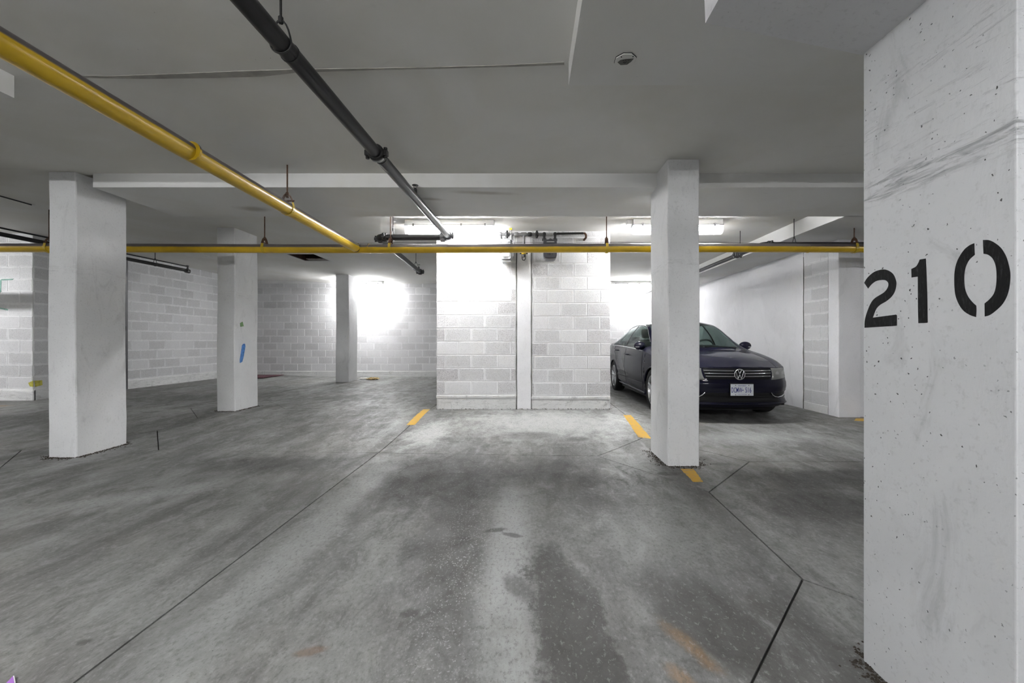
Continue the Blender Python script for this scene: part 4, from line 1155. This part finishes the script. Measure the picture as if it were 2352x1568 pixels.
UU = [0, .07, .2, .35, .5, .65, .8, .91, 1.0, 1.09, 1.3, 1.55, 1.8, 2.0, 2.25, 2.5, 2.75, 3.0]
def zone(s, u):
    if u < 0.91 and u > 0.07 and 3.3 < s < 8.35:
        if 5.95 < s < 6.05 or 7.28 < s < 7.34: return 'pillar'
        return 'side'
    if u > 1.09 and 3.08 < s < 4.94: return 'front'
    if u > 1.09 and 7.06 < s < 8.86: return 'rear'
    if 4.94 < s < 7.06 and u > 1.0: return 'body'
    return 'body'
zones = {'body': MB(), 'pillar': MB(), 'front': MB(), 'rear': MB(), 'side_l': MB(), 'side_r': MB()}
for i in range(len(SS) - 1):
    for j in range(len(UU) - 1):
        q = [top_pt(SS[a], UU[b]) for a, b in ((i, j), (i + 1, j), (i + 1, j + 1), (i, j + 1))]
        zn = zone((SS[i] + SS[i + 1]) / 2, (UU[j] + UU[j + 1]) / 2)
        for sg in (1, -1):
            key = zn if zn != 'side' else ('side_r' if sg > 0 else 'side_l')
            vv = [Vector((p.x * sg, p.y, p.z)) for p in q]
            zones[key].add(vv if sg > 0 else vv[::-1], [(0, 1, 2, 3)], True)

# side panels below the belt, with wheel arches
WF, WR_, RA = 0.935, 3.738, 0.362
bs = [cr(RBELT, k * 0.02) for k in range(551)]
def belt(y):
    for a, b in zip(bs[:-1], bs[1:]):
        if a.y <= y <= b.y:
            t = (y - a.y) / max(1e-6, b.y - a.y); return a.lerp(b, t)
    return bs[0].copy() if y < bs[0].y else bs[-1].copy()
def zlow(y):
    z = 0.215 if y > 0.7 else 0.24
    if y > 4.2: z = 0.26
    for c in (WF, WR_):
        if abs(y - c) < RA: z = max(z, 0.334 + math.sqrt(RA * RA - (y - c) ** 2))
    return z
BUL = [(0, 0), (.05, .013), (.14, .026), (.28, .034), (.42, .032), (.50, .022), (.53, .012), (.60, .010), (.68, .004), (.74, -.03), (.80, -.05)]
def bulge(d):
    for (a, x), (b, y) in zip(BUL[:-1], BUL[1:]):
        if a <= d <= b: return x + (y - x) * (d - a) / (b - a)
    return BUL[-1][1]
def side_pt(y, t):
    b = belt(y); z = b.z + (zlow(y) - b.z) * t
    tuck = 1.0 if 0.9 < y < 4.1 else 0.7
    return Vector((b.x + bulge(b.z - z) * tuck, y, z))
ys = sorted([0.57 + k * (4.74 - 0.57) / 70 for k in range(71)] + [c + s * RA * f for c in (WF, WR_) for s in (-1, 1) for f in (0.9999, 1.0001, 0.985, 0.95)])
ys = [y for y in ys if 0.57 <= y <= 4.74]
TT = [k / 16 for k in range(17)]
sb = zones['body']
for i in range(len(ys) - 1):
    for j in range(16):
        q = [side_pt(ys[a], TT[b]) for a, b in ((i, j), (i, j + 1), (i + 1, j + 1), (i + 1, j))]
        for sg in (1, -1):
            sb.add([Vector((p.x * sg, p.y, p.z)) for p in q], [(0, 1, 2, 3)], True)

# nose: bumper, grille field, headlamps, intakes
PL = [(0, 0), (.20, .006), (.40, .028), (.56, .075), (.70, .165), (.80, .285), (.868, .43), (.898, .57)]
TOPS = [(0, .055, .748), (.17, .062, .747), (.34, .082, .744), (.47, .118, .741), (.585, .165, .735), (.70, .245, .738), (.795, .350, .735), (.848, .57, .792)]
def dz(z):
    t = [(.20, .075), (.235, .030), (.255, .004), (.28, .012), (.33, .030), (.39, .030), (.42, .010), (.47, .0), (.53, .002), (.56, .012), (.60, .018), (.64, .03)]
    for (a, x), (b, y) in zip(t[:-1], t[1:]):
        if a <= z <= b: return x + (y - x) * (z - a) / (b - a)
    return t[0][1] if z < t[0][0] else t[-1][1]
def nose_pt(t, w):
    """t 0 centre .. 7 wheel arch; w 0 bottom .. 1 top"""
    p = cr([(a, b, 0) for a, b in PL], t); q = cr([(a, b, 0) for a, b in PL], min(7, t + .02)); r_ = cr([(a, b, 0) for a, b in PL], max(0, t - .02))
    d = (q - r_).normalized(); nrm = Vector((-d.y, d.x, 0))
    T = cr(TOPS, t)
    z = 0.20 + (T.z - 0.20) * w
    if z <= 0.56:
        o = p + nrm * dz(z)
    else:
        k = (z - .56) / (T.z - .56)
        o = (p + nrm * dz(.56)).lerp(Vector((T.x, T.y, 0)), k ** 1.5)
    return Vector((o.x, o.y, z))
nz_ = {'body': zones['body'], 'grille': MB(), 'lamp_r': MB(), 'lamp_l': MB(), 'intake': MB()}
NT, NW = 84, 40
for i in range(NT):
    for j in range(NW):
        q = [nose_pt(7 * a / NT, b / NW) for a, b in ((i, j), (i + 1, j), (i + 1, j + 1), (i, j + 1))]
        c = sum(q, Vector()) / 4; t_c = 7 * (i + .5) / NT
        zn = 'body'
        ins = 0.0
        for sg in (1, -1):
            k2 = zn if zn != 'lamp' else ('lamp_r' if sg > 0 else 'lamp_l')
            nz_[k2].add([Vector((p.x * sg, p.y, p.z)) for p in q], [(0, 1, 2, 3)], True)
# tail, closed off plainly
tail = zones['body']
for j in range(10):
    for i in range(16):
        def tp(a, b):
            x = -.76 + 1.52 * a / 16; zt = cr(RBELT, 11).z + .05 * (1 - abs(x / .76) ** 2)
            return Vector((x, 4.86 - .10 * abs(x / .76) ** 3 + .0 * b, .25 + (zt - .25) * b / 10))
        tail.add([tp(i, j), tp(i + 1, j), tp(i + 1, j + 1), tp(i, j + 1)], [(0, 1, 2, 3)], True)
for sg in (1, -1):
    for j in range(10):
        a0, a1 = side_pt(4.74, 1 - j / 10), side_pt(4.74, 1 - (j + 1) / 10)
        tail.add([(a0.x * sg, a0.y, a0.z), (sg * .76, 4.76, a0.z), (sg * .76, 4.76, a1.z), (a1.x * sg, a1.y, a1.z)], [(0, 1, 2, 3)], True)

def weld(o, dist=0.0008):
    bm = bmesh.new(); bm.from_mesh(o.data)
    bmesh.ops.remove_doubles(bm, verts=bm.verts[:], dist=dist)
    bmesh.ops.recalc_face_normals(bm, faces=bm.faces[:])
    bm.to_mesh(o.data); bm.free()
    o.data.polygons.foreach_set('use_smooth', [True] * len(o.data.polygons)); o.data.update()
    return o
weld(zones['body'].build('body', M_PAINT, car, whole=True))
weld(zones['pillar'].build('window_post', M_DARK, car, whole=True))
weld(zones['front'].build('windshield', M_GLASS, car, whole=True))
weld(zones['rear'].build('rear_window', M_GLASS, car, whole=True))
weld(zones['side_l'].build('side_window', M_GLASS, car, whole=True))
weld(zones['side_r'].build('side_window', M_GLASS, car, whole=True))

def on_nose(x, z, out=0.0):
    """point on the nose at lateral position x and height z, pushed outwards"""
    sg = 1 if x >= 0 else -1; x = abs(x)
    lo, hi = 0.0, 7.0
    for _ in range(30):
        mid_ = (lo + hi) / 2
        T = cr(TOPS, mid_); p = nose_pt(mid_, (z - .20) / (T.z - .20))
        if p.x < x: lo = mid_
        else: hi = mid_
    return Vector((sg * p.x, p.y - out, z))
def nose_tz(t, z, out):
    """point on the nose at outline parameter t and height z, pushed out along the plan normal"""
    T = cr(TOPS, t); w = (z - .20) / (T.z - .20)
    p = nose_pt(t, w); a_, b_ = nose_pt(min(7, t + .05), w), nose_pt(max(0, t - .05), w)
    dd = (a_ - b_); nn = Vector((dd.y, -dd.x, 0)).normalized()
    return p + nn * out
def t_of(x, z):
    lo, hi = 0.0, 7.0
    for _ in range(30):
        mid_ = (lo + hi) / 2
        if nose_pt(mid_, (z - .20) / (cr(TOPS, mid_).z - .20)).x < x: lo = mid_
        else: hi = mid_
    return lo
def nose_patch(name, mat, sides, edge, nu=22, nv=8, out=.004, skirt=True):
    """smooth panel let into the nose: edge(u, v) -> (t, z)"""
    res = None
    for sg in sides:
        mb = MB()
        def fn(u, v):
            t, z = edge(u, v)
            s_ = sg
            if t < 0: t, s_ = -t, -sg
            e_ = min(u, 1 - u, v, 1 - v)
            q = nose_tz(t, z, out if e_ > 1e-6 else -.004)
            return Vector((q.x * s_, q.y, q.z))
        us = lambda k, n: 0 if k == 0 else (1 if k == n else (k - .8) / (n - 1.6) * .98 + .01)
        vs_ = [fn(us(i, nu), us(j, nv)) for i in range(nu + 1) for j in range(nv + 1)]
        mb.add(vs_, [(i * (nv + 1) + j, (i + 1) * (nv + 1) + j, (i + 1) * (nv + 1) + j + 1, i * (nv + 1) + j + 1) for i in range(nu) for j in range(nv)], True)
        res = mb.build(name, mat, car, whole=True)
    return res
TG0, TG1 = t_of(.462, .728), t_of(.425, .582)
gr = nose_patch('grille', M_DARK, (1,), lambda u, v: ((TG1 + (TG0 - TG1) * v) * (2 * u - 1), .582 + .148 * v - .004 * abs(2 * u - 1)), 40, 8, .003)
TL0, TL1 = t_of(.475, .728), t_of(.440, .575)
def lamp_edge(u, v):
    t0 = TL1 + (TL0 - TL1) * v; t1 = 6.15 + .25 * v; t = t0 + (t1 - t0) * u
    zl = .574 + .050 * u ** 1.6; zt = cr(TOPS, t).z - .006
    return t, zl + (zt - zl) * v
nose_patch('headlight', M_LENS, (1, -1), lamp_edge, 26, 10, .004)
nose_patch('lower_intake', M_DARK, (1,), lambda u, v: (t_of(.60, .33) * (2 * u - 1), .275 + (.130 - .050 * sstep(.70, .80, abs(2 * u - 1))) * v), 40, 6, .003)
nose_patch('fog_intake', M_DARK, (1, -1), lambda u, v: (t_of(.50, .35) + (6.45 - t_of(.50, .35)) * u, .352 + .02 * u + (.030 + .050 * u) * v), 16, 5, .003)
# lamp barrels behind the lens
for sg in (1, -1):
    for x_ in (.56, .69):
        t_ = t_of(x_, .66); q = nose_tz(t_, .655, .0055)
        dd = (nose_tz(t_ + .1, .655, 0) - nose_tz(t_ - .1, .655, 0)); nn = Vector((dd.y, -dd.x, 0)).normalized(); nn.x *= sg
        c0 = Vector((q.x * sg, q.y, q.z))
        MB().tube([c0 - nn * .004, c0 + nn * .0015], .034, 20).build('lamp_barrel', plain('lamp_chrome', (0.50, 0.51, 0.50), 0.15, 0.6), car)
# three bright grille bars each side of the badge, and an intake bar
for z, xo in ((.704, .455), (.668, .447), (.630, .437)):
    mb = MB()
    for sg in (-1, 1):
        pts = [on_nose(sg * x, z - 0.006 * (1 - x), 0.008) for x in [.066 + (xo - .066) * k / 12 for k in range(13)]]
        mb.tube(pts, 0.0058, 8)
    mb.build('grille_bar', M_CHROME, gr)
mb = MB().tube([on_nose(x, .352, 0.004) for x in [-.58 + 1.16 * k / 20 for k in range(21)]], 0.007, 8)
mb.build('intake_bar', M_DARK, car)
mb = MB().tube([on_nose(x, .733, 0.002) for x in [-.47 + .94 * k / 20 for k in range(21)]], 0.0035, 6)
mb.build('hood_gap', M_DARK, car)
# chrome hockey-stick trims by the lower intake corners
for sg in (-1, 1):
    pts = [on_nose(sg * .445, .408, 0.007), on_nose(sg * .475, .372, 0.008), on_nose(sg * .515, .347, 0.008), on_nose(sg * .57, .337, 0.008), on_nose(sg * .66, .344, 0.008), on_nose(sg * .75, .362, 0.008), on_nose(sg * .83, .386, 0.007)]
    MB().tube(pts, 0.0075, 8).build('bumper_trim', M_CHROME, car)
    # lower lip follows in plain body paint
# lower lip
MB().tube([on_nose(x, .252, 0.004) for x in [-.80 + 1.6 * k / 24 for k in range(25)]], 0.010, 8).build('bumper_lip', M_PAINT, car)
# badge: ring with V over W
bc = on_nose(0, .652, 0.018)
def ring_badge():
    mb = MB()
    R_, n = 0.069, 40
    mb.tube([(R_ * math.cos(2 * PI * k / n), bc.y, bc.z + R_ * math.sin(2 * PI * k / n)) for k in range(n + 1)], 0.0062, 8, cap=False)
    def bar(p, q, w=0.0058):
        mb.tube([(p[0] * R_, bc.y, bc.z + p[1] * R_), (q[0] * R_, bc.y, bc.z + q[1] * R_)], w, 8)
    bar((-.36, .93), (0, .12)); bar((.36, .93), (0, .12))
    bar((-.78, .60), (-.34, -.86)); bar((-.34, -.86), (0, -.02)); bar((0, -.02), (.34, -.86)); bar((.34, -.86), (.78, .60))
    return mb
bd = ring_badge().build('badge', M_CHROME, car)
MB().lathe([(0.0, -0.003), (0.069, -0.003), (0.069, 0.006), (0.0, 0.006)], (bc.x, bc.y + 0.004, bc.z), 'y', 32).build('badge_back', M_DARK, bd)
# licence plate
pc0 = on_nose(0, .447, 0.0)
PXC, PZ = 0.02, .447
MB().cbox(PXC - .160, PXC + .160, pc0.y - .016, pc0.y + .03, PZ - .084, PZ + .088, .008).build('plate_holder', M_DARK, car)
m = Mat('plate_white', 0.45, 0, 0.4, (0.66, 0.68, 0.72)); M_PLATE = m.m
lp = MB().cbox(PXC - .1525, PXC + .1525, pc0.y - .020, pc0.y - .015, PZ - .076, PZ + .078, .0022).build('licence_plate', M_PLATE, car)
M_BLUE = plain('plate_blue', (0.015, 0.022, 0.20), 0.5)
Tp = Matrix.Translation((PXC, pc0.y - .0206, PZ)) @ RX
NARROW = Matrix.Scale(0.455, 4, (1, 0, 0))
text_mb('DCMW', 0.098, Tp @ Matrix.Translation((-.073, -.004, 0)) @ NARROW, bold=0.0004).build('plate_letters', M_BLUE, lp)
text_mb('516', 0.098, Tp @ Matrix.Translation((.082, -.004, 0)) @ Matrix.Scale(0.58, 4, (1, 0, 0)), bold=0.0004).build('plate_numbers', M_BLUE, lp)
text_mb('ONTARIO', 0.024, Tp @ Matrix.Translation((0, .056, 0)), bold=0.0).build('plate_province', M_BLUE, lp)
text_mb('YOURS TO DISCOVER', 0.0125, Tp @ Matrix.Translation((0, -.058, 0)), bold=0.0).build('plate_slogan', M_BLUE, lp)
mb = MB().lathe([(0, -.001), (.008, -.001), (.008, .002), (0, .002)], (PXC + .010, pc0.y - .0205, PZ - .002), 'y', 10)
mb.build('plate_crown', M_BLUE, lp)
mb = MB()
for ax in (-.088, .088):
    for az in (-.062, .062): mb.tube([(PXC + ax, pc0.y - .023, PZ + az), (PXC + ax, pc0.y - .018, PZ + az)], .0055, 8)
mb.build('plate_screw', M_DARK, lp)

# window trim, seams, handles, mirrors
for sg in (-1, 1):
    lo = [top_pt(s, 0.03) for s in [3.25 + 5.15 * k / 30 for k in range(31)]]
    hi = [top_pt(s, 0.94) for s in [3.6 + 4.7 * k / 30 for k in range(31)]]
    MB().tube([(p.x * sg + sg * .003, p.y, p.z) for p in lo], 0.007, 8).build('window_trim', M_CHROME, car)
    MB().tube([(p.x * sg + sg * .003, p.y, p.z + .002) for p in hi], 0.0055, 8).build('window_trim', M_CHROME, car)
    for y0, y1 in ((1.46, 1.40), (2.60, 2.66), (3.42, 3.36)):
        pts = []
        for k in range(13):
            t = 0.02 + .93 * k / 12; y = y0 + (y1 - y0) * math.sin(PI * t) * .5
            if y0 > 3.3: y = 3.62 - .30 * sstep(.25, .75, t)
            p = side_pt(y, t); pts.append((sg * (p.x + .0005), p.y, p.z))
        MB().tube(pts, 0.0028, 6).build('door_seam', M_DARK, car)
    for y in (2.44, 3.40):
        p = side_pt(y, 0.16)
        mb = MB().tube([(sg * (p.x + .002), y - .10, p.z), (sg * (p.x + .030), y - .085, p.z + .002), (sg * (p.x + .034), y, p.z + .004), (sg * (p.x + .030), y + .085, p.z + .002), (sg * (p.x + .002), y + .10, p.z)], 0.011, 8)
        mb.build('door_handle', M_PAINT, car)
    p = side_pt(1.6, 0.98)
    MB().tube([(sg * (side_pt(y, .985).x + .006), y, side_pt(y, .985).z + .012) for y in [1.32 + 2.04 * k / 14 for k in range(15)]], 0.020, 8).build('sill', M_PAINT, car)
    MB().tube([(sg * (side_pt(y, .62).x + .001), y, .40) for y in [1.40 + 1.95 * k / 14 for k in range(15)]], 0.004, 6).build('door_crease', M_PAINT, car)
    # hood shut line and wheel-arch lips
    hs = [cr(RH, s) for s in [0.02 + 2.9 * k / 20 for k in range(21)]]
    MB().tube([(sg * q.x, q.y, q.z + .0005) for q in hs], 0.003, 6).build('hood_seam', M_DARK, car)
    for c in (WF, WR_):
        pts = []
        for k in range(17):
            a = PI * (0.10 + 0.80 * k / 16); y = c - RA * .99 * math.cos(a)
            z = .334 + RA * .99 * math.sin(a); b = belt(y)
            pts.append((sg * (b.x + bulge(b.z - z) - .002), y, z))
        MB().tube(pts, 0.013, 8).build('arch_lip', M_PAINT, car)
    # mirror
    mx_ = sg * (0.965 if sg > 0 else 0.875); my_ = 1.70; mz_ = 1.018
    MR = Matrix.Translation((mx_, my_, mz_))
    mir = MB().add(*(lambda b: (b.v, b.f))(MB().ell((0, 0, 0), .105, .065, .072, 18, 12, MR)), True)
    mo = mir.build('mirror', M_PAINT, car)
    MB().ell((0, -0.004, -0.030), .085, .052, .030, 16, 8, MR).build('mirror_base', M_DARK, mo)
    MB().tube([(sg * .880, my_ + .02, .965), (sg * .93, my_ + .01, .968), (mx_ - sg * .04, my_, mz_ - .04)], 0.017, 10).build('mirror_stalk', M_DARK, mo)
    MB().ell((sg * .045, -.050, -.020), .048, .012, .006, 12, 6, MR).build('mirror_indicator', M_CHROME, mo)
# wheels
def wheel(x, y, sg):
    r, w = 0.334, 0.21
    prof = [(.225, -.09), (.245, -.102), (.300, -.105), (.322, -.095), (.333, -.075), (.334, 0), (.333, .075), (.322, .095), (.300, .105), (.245, .102), (.225, .09)]
    t = MB().lathe(prof, (x, y, r), 'x', 40).build('wheel', M_TYRE, car)
    xf = x + sg * .085
    mb = MB().lathe([(.232, -.10 * sg), (.232, .012 * sg), (.222, .016 * sg), (.212, .004 * sg), (.208, -.05 * sg)], (xf, y, r), 'x', 40)
    mb.build('rim', M_RIM, t)
    sp_ = MB()
    for k in range(5):
        a = 2 * PI * k / 5 + .3
        for da in (-.13, .13):
            c, s = math.cos(a + da), math.sin(a + da); c0, s0 = math.cos(a + da * .9), math.sin(a + da * .9)
            sp_.tube([(xf - sg * .012, y + .05 * c0, r + .05 * s0), (xf - sg * .004, y + .14 * c, r + .14 * s), (xf, y + .218 * c, r + .218 * s)], [.024, .018, .016], 8)
    sp_.build('spoke', M_RIM, t)
    MB().lathe([(0, .012 * sg), (.030, .012 * sg), (.062, .002 * sg), (.062, -.03 * sg)], (xf, y, r), 'x', 24).build('hub', M_RIM, t)
    MB().lathe([(0, -.03 * sg), (.205, -.03 * sg), (.205, -.05 * sg), (0, -.05 * sg)], (xf, y, r), 'x', 30).build('brake_disc', M_GREYMET, t)
for sg in (-1, 1):
    wheel(sg * .800, WF, sg); wheel(sg * .800, WR_, sg)
# underbody, wheel wells, interior
mb = MB().box(-.78, .78, .30, .56, .20, .40).box(-.62, .62, .40, 4.6, .17, .34).box(-.80, .80, 1.32, 3.35, .15, .30).box(-.60, .60, .62, 4.4, .13, .22)  # underbody boxes set low to block light under the car
mb.box(-.45, .45, .22, 1.32, .24, .62).box(-.55, .55, .20, .60, .15, .26)
mb.build('underbody_light_block', M_DARK, car)
mb = MB()
for c in (WF, WR_):
    for sg in (-1, 1):
        n = 18
        vs_ = [(sg * xx, c - .385 * math.cos(PI * k / n), .32 + .385 * math.sin(PI * k / n)) for xx in (.58, .885) for k in range(n + 1)]
        mb.add(vs_, [(k, k + 1, n + 2 + k, n + 1 + k) for k in range(n)] + [tuple(range(n + 1))])
mb.build('wheel_well', M_DARK, car)
mb = MB()
mb.cbox(-.80, .80, 1.30, 3.6, .30, .36, .02).box(-.78, .78, 3.45, 4.1, .5, 1.02)
mb.build('cabin_floor', M_TRIMDK, car)
mb = MB()
mb.prism([(1.22, .90), (1.30, .955), (1.62, 1.005), (1.80, .985), (1.86, .90), (1.80, .60), (1.25, .60)], 'x', -.78, .78)
mb.ell((.36, 1.72, .985), .22, .12, .05)
mb.build('dashboard', M_TRIMDK, car)
sw = MB()
n = 28; cx_, cy_, cz_ = .36, 1.98, .955
MS = Matrix.Translation((cx_, cy_, cz_)) @ Matrix.Rotation(math.radians(24), 4, 'X')
sw.tube([(.185 * math.cos(2 * PI * k / n), 0, .185 * math.sin(2 * PI * k / n)) for k in range(n + 1)], .016, 8, cap=False, M=MS)
sw.tube([(-.17, 0, 0), (.17, 0, 0)], .018, 8, M=MS).tube([(0, 0, 0), (0, 0, -.17)], .018, 8, M=MS).ell((0, 0, 0), .07, .03, .06, 12, 8, MS).tube([(0, 0, 0), (0, -.25, -.02)], .03, 8, M=MS)
sw.build('steering_wheel', M_TRIMDK, car)
for sx_ in (-.37, .37):
    mb = MB().cbox(sx_ - .25, sx_ + .25, 2.15, 2.70, .42, .58, .05)
    mb.cbox(-.24, .24, -.06, .07, 0, .62, .05, Matrix.Translation((sx_, 2.70, .52)) @ Matrix.Rotation(math.radians(-18), 4, 'X'))
    st_o = mb.build('seat', M_SEAT, car)
    mb = MB().cbox(-.125, .125, -.05, .06, 0, .18, .045, Matrix.Translation((sx_, 2.93, 1.165)) @ Matrix.Rotation(math.radians(-12), 4, 'X'))
    for k in (-.05, .05): mb.tube([(sx_ + k, 2.90, 1.08), (sx_ + k, 2.93, 1.20)], .007, 6)
    mb.build('headrest', M_SEAT, st_o)
mb = MB().cbox(-.68, .68, 3.0, 3.5, .42, .60, .05)
mb.cbox(-.68, .68, -.06, .08, 0, .60, .05, Matrix.Translation((0, 3.52, .52)) @ Matrix.Rotation(math.radians(-22), 4, 'X'))
for k in (-.42, .42): mb.cbox(k - .12, k + .12, 3.70, 3.80, 1.06, 1.20, .04)
mb.build('rear_bench', M_SEAT, car)
# rear-view mirror and wipers
MB().cbox(-.11, .11, 1.86, 1.89, 1.27, 1.33, .012).tube([(0, 1.88, 1.32), (0, 1.93, 1.375)], .012, 8).build('rear_view_mirror', M_DARK, car)
for x0, x1 in ((-.58, .02), (.05, .62)):
    pts = []
    for k in range(9):
        xx = x0 + (x1 - x0) * k / 8; s_ = 3.02 + .05 * math.sin(PI * k / 8)
        u_ = 1 + 2 * (1 - abs(xx) / .735)
        p = top_pt(s_ + .03, max(1.02, min(3, u_))); pts.append((xx, p.y - .01, p.z + .012))
    MB().tube(pts, .0075, 6).build('wiper', M_DARK, car)

# ------------------------------------------------------------------ litter and dirt
def crumpled(name, px, py, sx_, sy_, sz_, mat, label, cat, seed, extra=0.0):
    x, y, z = floor_pt(px, py)
    rnd = random.Random(seed)
    bm = bmesh.new(); bmesh.ops.create_icosphere(bm, subdivisions=3, radius=1.0)
    for v in bm.verts:
        k = 0.72 + 0.5 * rnd.random()
        v.co = Vector((x + v.co.x * sx_ * k, y + v.co.y * sy_ * k, z + max(0.0005, (v.co.z * .5 + .5) * sz_ * (0.5 + rnd.random() * .8))))
    o = MB().bm(bm).build(name, mat); tag(o, label, cat)
    return o
crumpled('crumpled_rag', 857, 872, .16, .10, .06, plain('tan_rag', (0.42, 0.31, 0.15), 0.9, var=0.5, bscale=20), 'crumpled tan rag on the floor right of the distant pillar', 'rag', 3)
crumpled('plastic_scrap', 836, 870, .12, .06, .03, plain('pale_scrap', (0.72, 0.70, 0.66), 0.6, var=0.2), 'white scrap between the distant pillar and the tan rag', 'litter', 4)
crumpled('paper_scrap', 1461, 962.5, .030, .018, .012, M_WHITE, 'small white paper scrap on the floor near the pillar before the car', 'litter', 5)
# red-brown mat by the left wall
mb = MB()
xx0, yy0 = -8.02, 10.6
mb.cbox(-8.03, -6.95, 10.9, 11.85, zf(-7.6, 11.3) + .001, zf(-8.0, 11.3) + .012, .004)
tag(mb.build('floor_mat', plain('maroon_mat', (0.10, 0.035, 0.045), 0.9, var=0.4, bscale=30)), 'dark red mat on the floor by the left block wall', 'mat')
# purple card at the very corner of the view
q = [floor_pt(px, py) for px, py in ((14, 1571), (30, 1558.5), (33, 1572), (20, 1600))]
mb = MB()
vs_ = [(p[0], p[1], p[2] + h) for p, h in zip(q, (.004, .010, .006, .003))]
mb.add(vs_ + [(x, y, z - .003) for x, y, z in vs_], [(0, 1, 2, 3), (7, 6, 5, 4), (0, 4, 5, 1), (1, 5, 6, 2), (2, 6, 7, 3), (3, 7, 4, 0)])
pw = thing('paper_card', 'corner of a purple card lying on the floor at bottom left', 'litter', vs_[3])
mb.build('card_face', plain('purple_card', (0.32, 0.13, 0.48), 0.6), pw)
mb = MB()
mb.add([(q[1][0], q[1][1], q[1][2] + .0105), (q[1][0] + .004, q[1][1], q[1][2] + .010), (q[2][0] + .004, q[2][1], q[2][2] + .006), (q[2][0], q[2][1], q[2][2] + .0065)], [(0, 1, 2, 3)])
mb.build('card_edge', M_WHITE, pw)
# dirt crumbs swept against the pillar feet (nobody could count them)
mb = MB(); rnd = random.Random(11)
def crumbs(x0, x1, y0, y1, n, spread=0.05, size=0.006):
    for _ in range(n):
        per = rnd.random() * 2 * ((x1 - x0) + (y1 - y0)); off_ = abs(rnd.gauss(0, spread * .5)) + .002
        w_, d_ = x1 - x0, y1 - y0
        if per < w_: x, y = x0 + per, y0 - off_
        elif per < w_ + d_: x, y = x1 + off_, y0 + per - w_
        elif per < 2 * w_ + d_: x, y = x0 + per - w_ - d_, y1 + off_
        else: x, y = x0 - off_, y0 + per - 2 * w_ - d_
        s = size * (.4 + rnd.random()); z = zf(x, y)
        a = rnd.random() * PI
        c_, s_ = math.cos(a) * s, math.sin(a) * s
        mb.add([(x + c_, y + s_, z), (x - s_, y + c_, z), (x - c_, y - s_, z), (x + s_, y - c_, z), (x, y, z + s * .9)], [(0, 1, 4), (1, 2, 4), (2, 3, 4), (3, 0, 4)])
crumbs(NX0, NX1, NY0, NY1, 1500, .06, .0045)
crumbs(1.235, 1.515, 3.66, 4.17, 900, .08, .0055)
crumbs(-4.535, -4.275, 3.93, 4.43, 1100, .07, .006)
crumbs(-4.545, -4.285, 6.08, 6.60, 600, .06, .006)
crumbs(SX0, SX1, SY, SY + .05, 260, .04, .009)
dirt = mb.build('floor_dirt', plain('dirt', (0.045, 0.036, 0.026), 0.95, var=0.4), whole=True)
tag(dirt, 'dark dirt and grit gathered around the feet of the pillars', 'dirt', None, 'stuff')
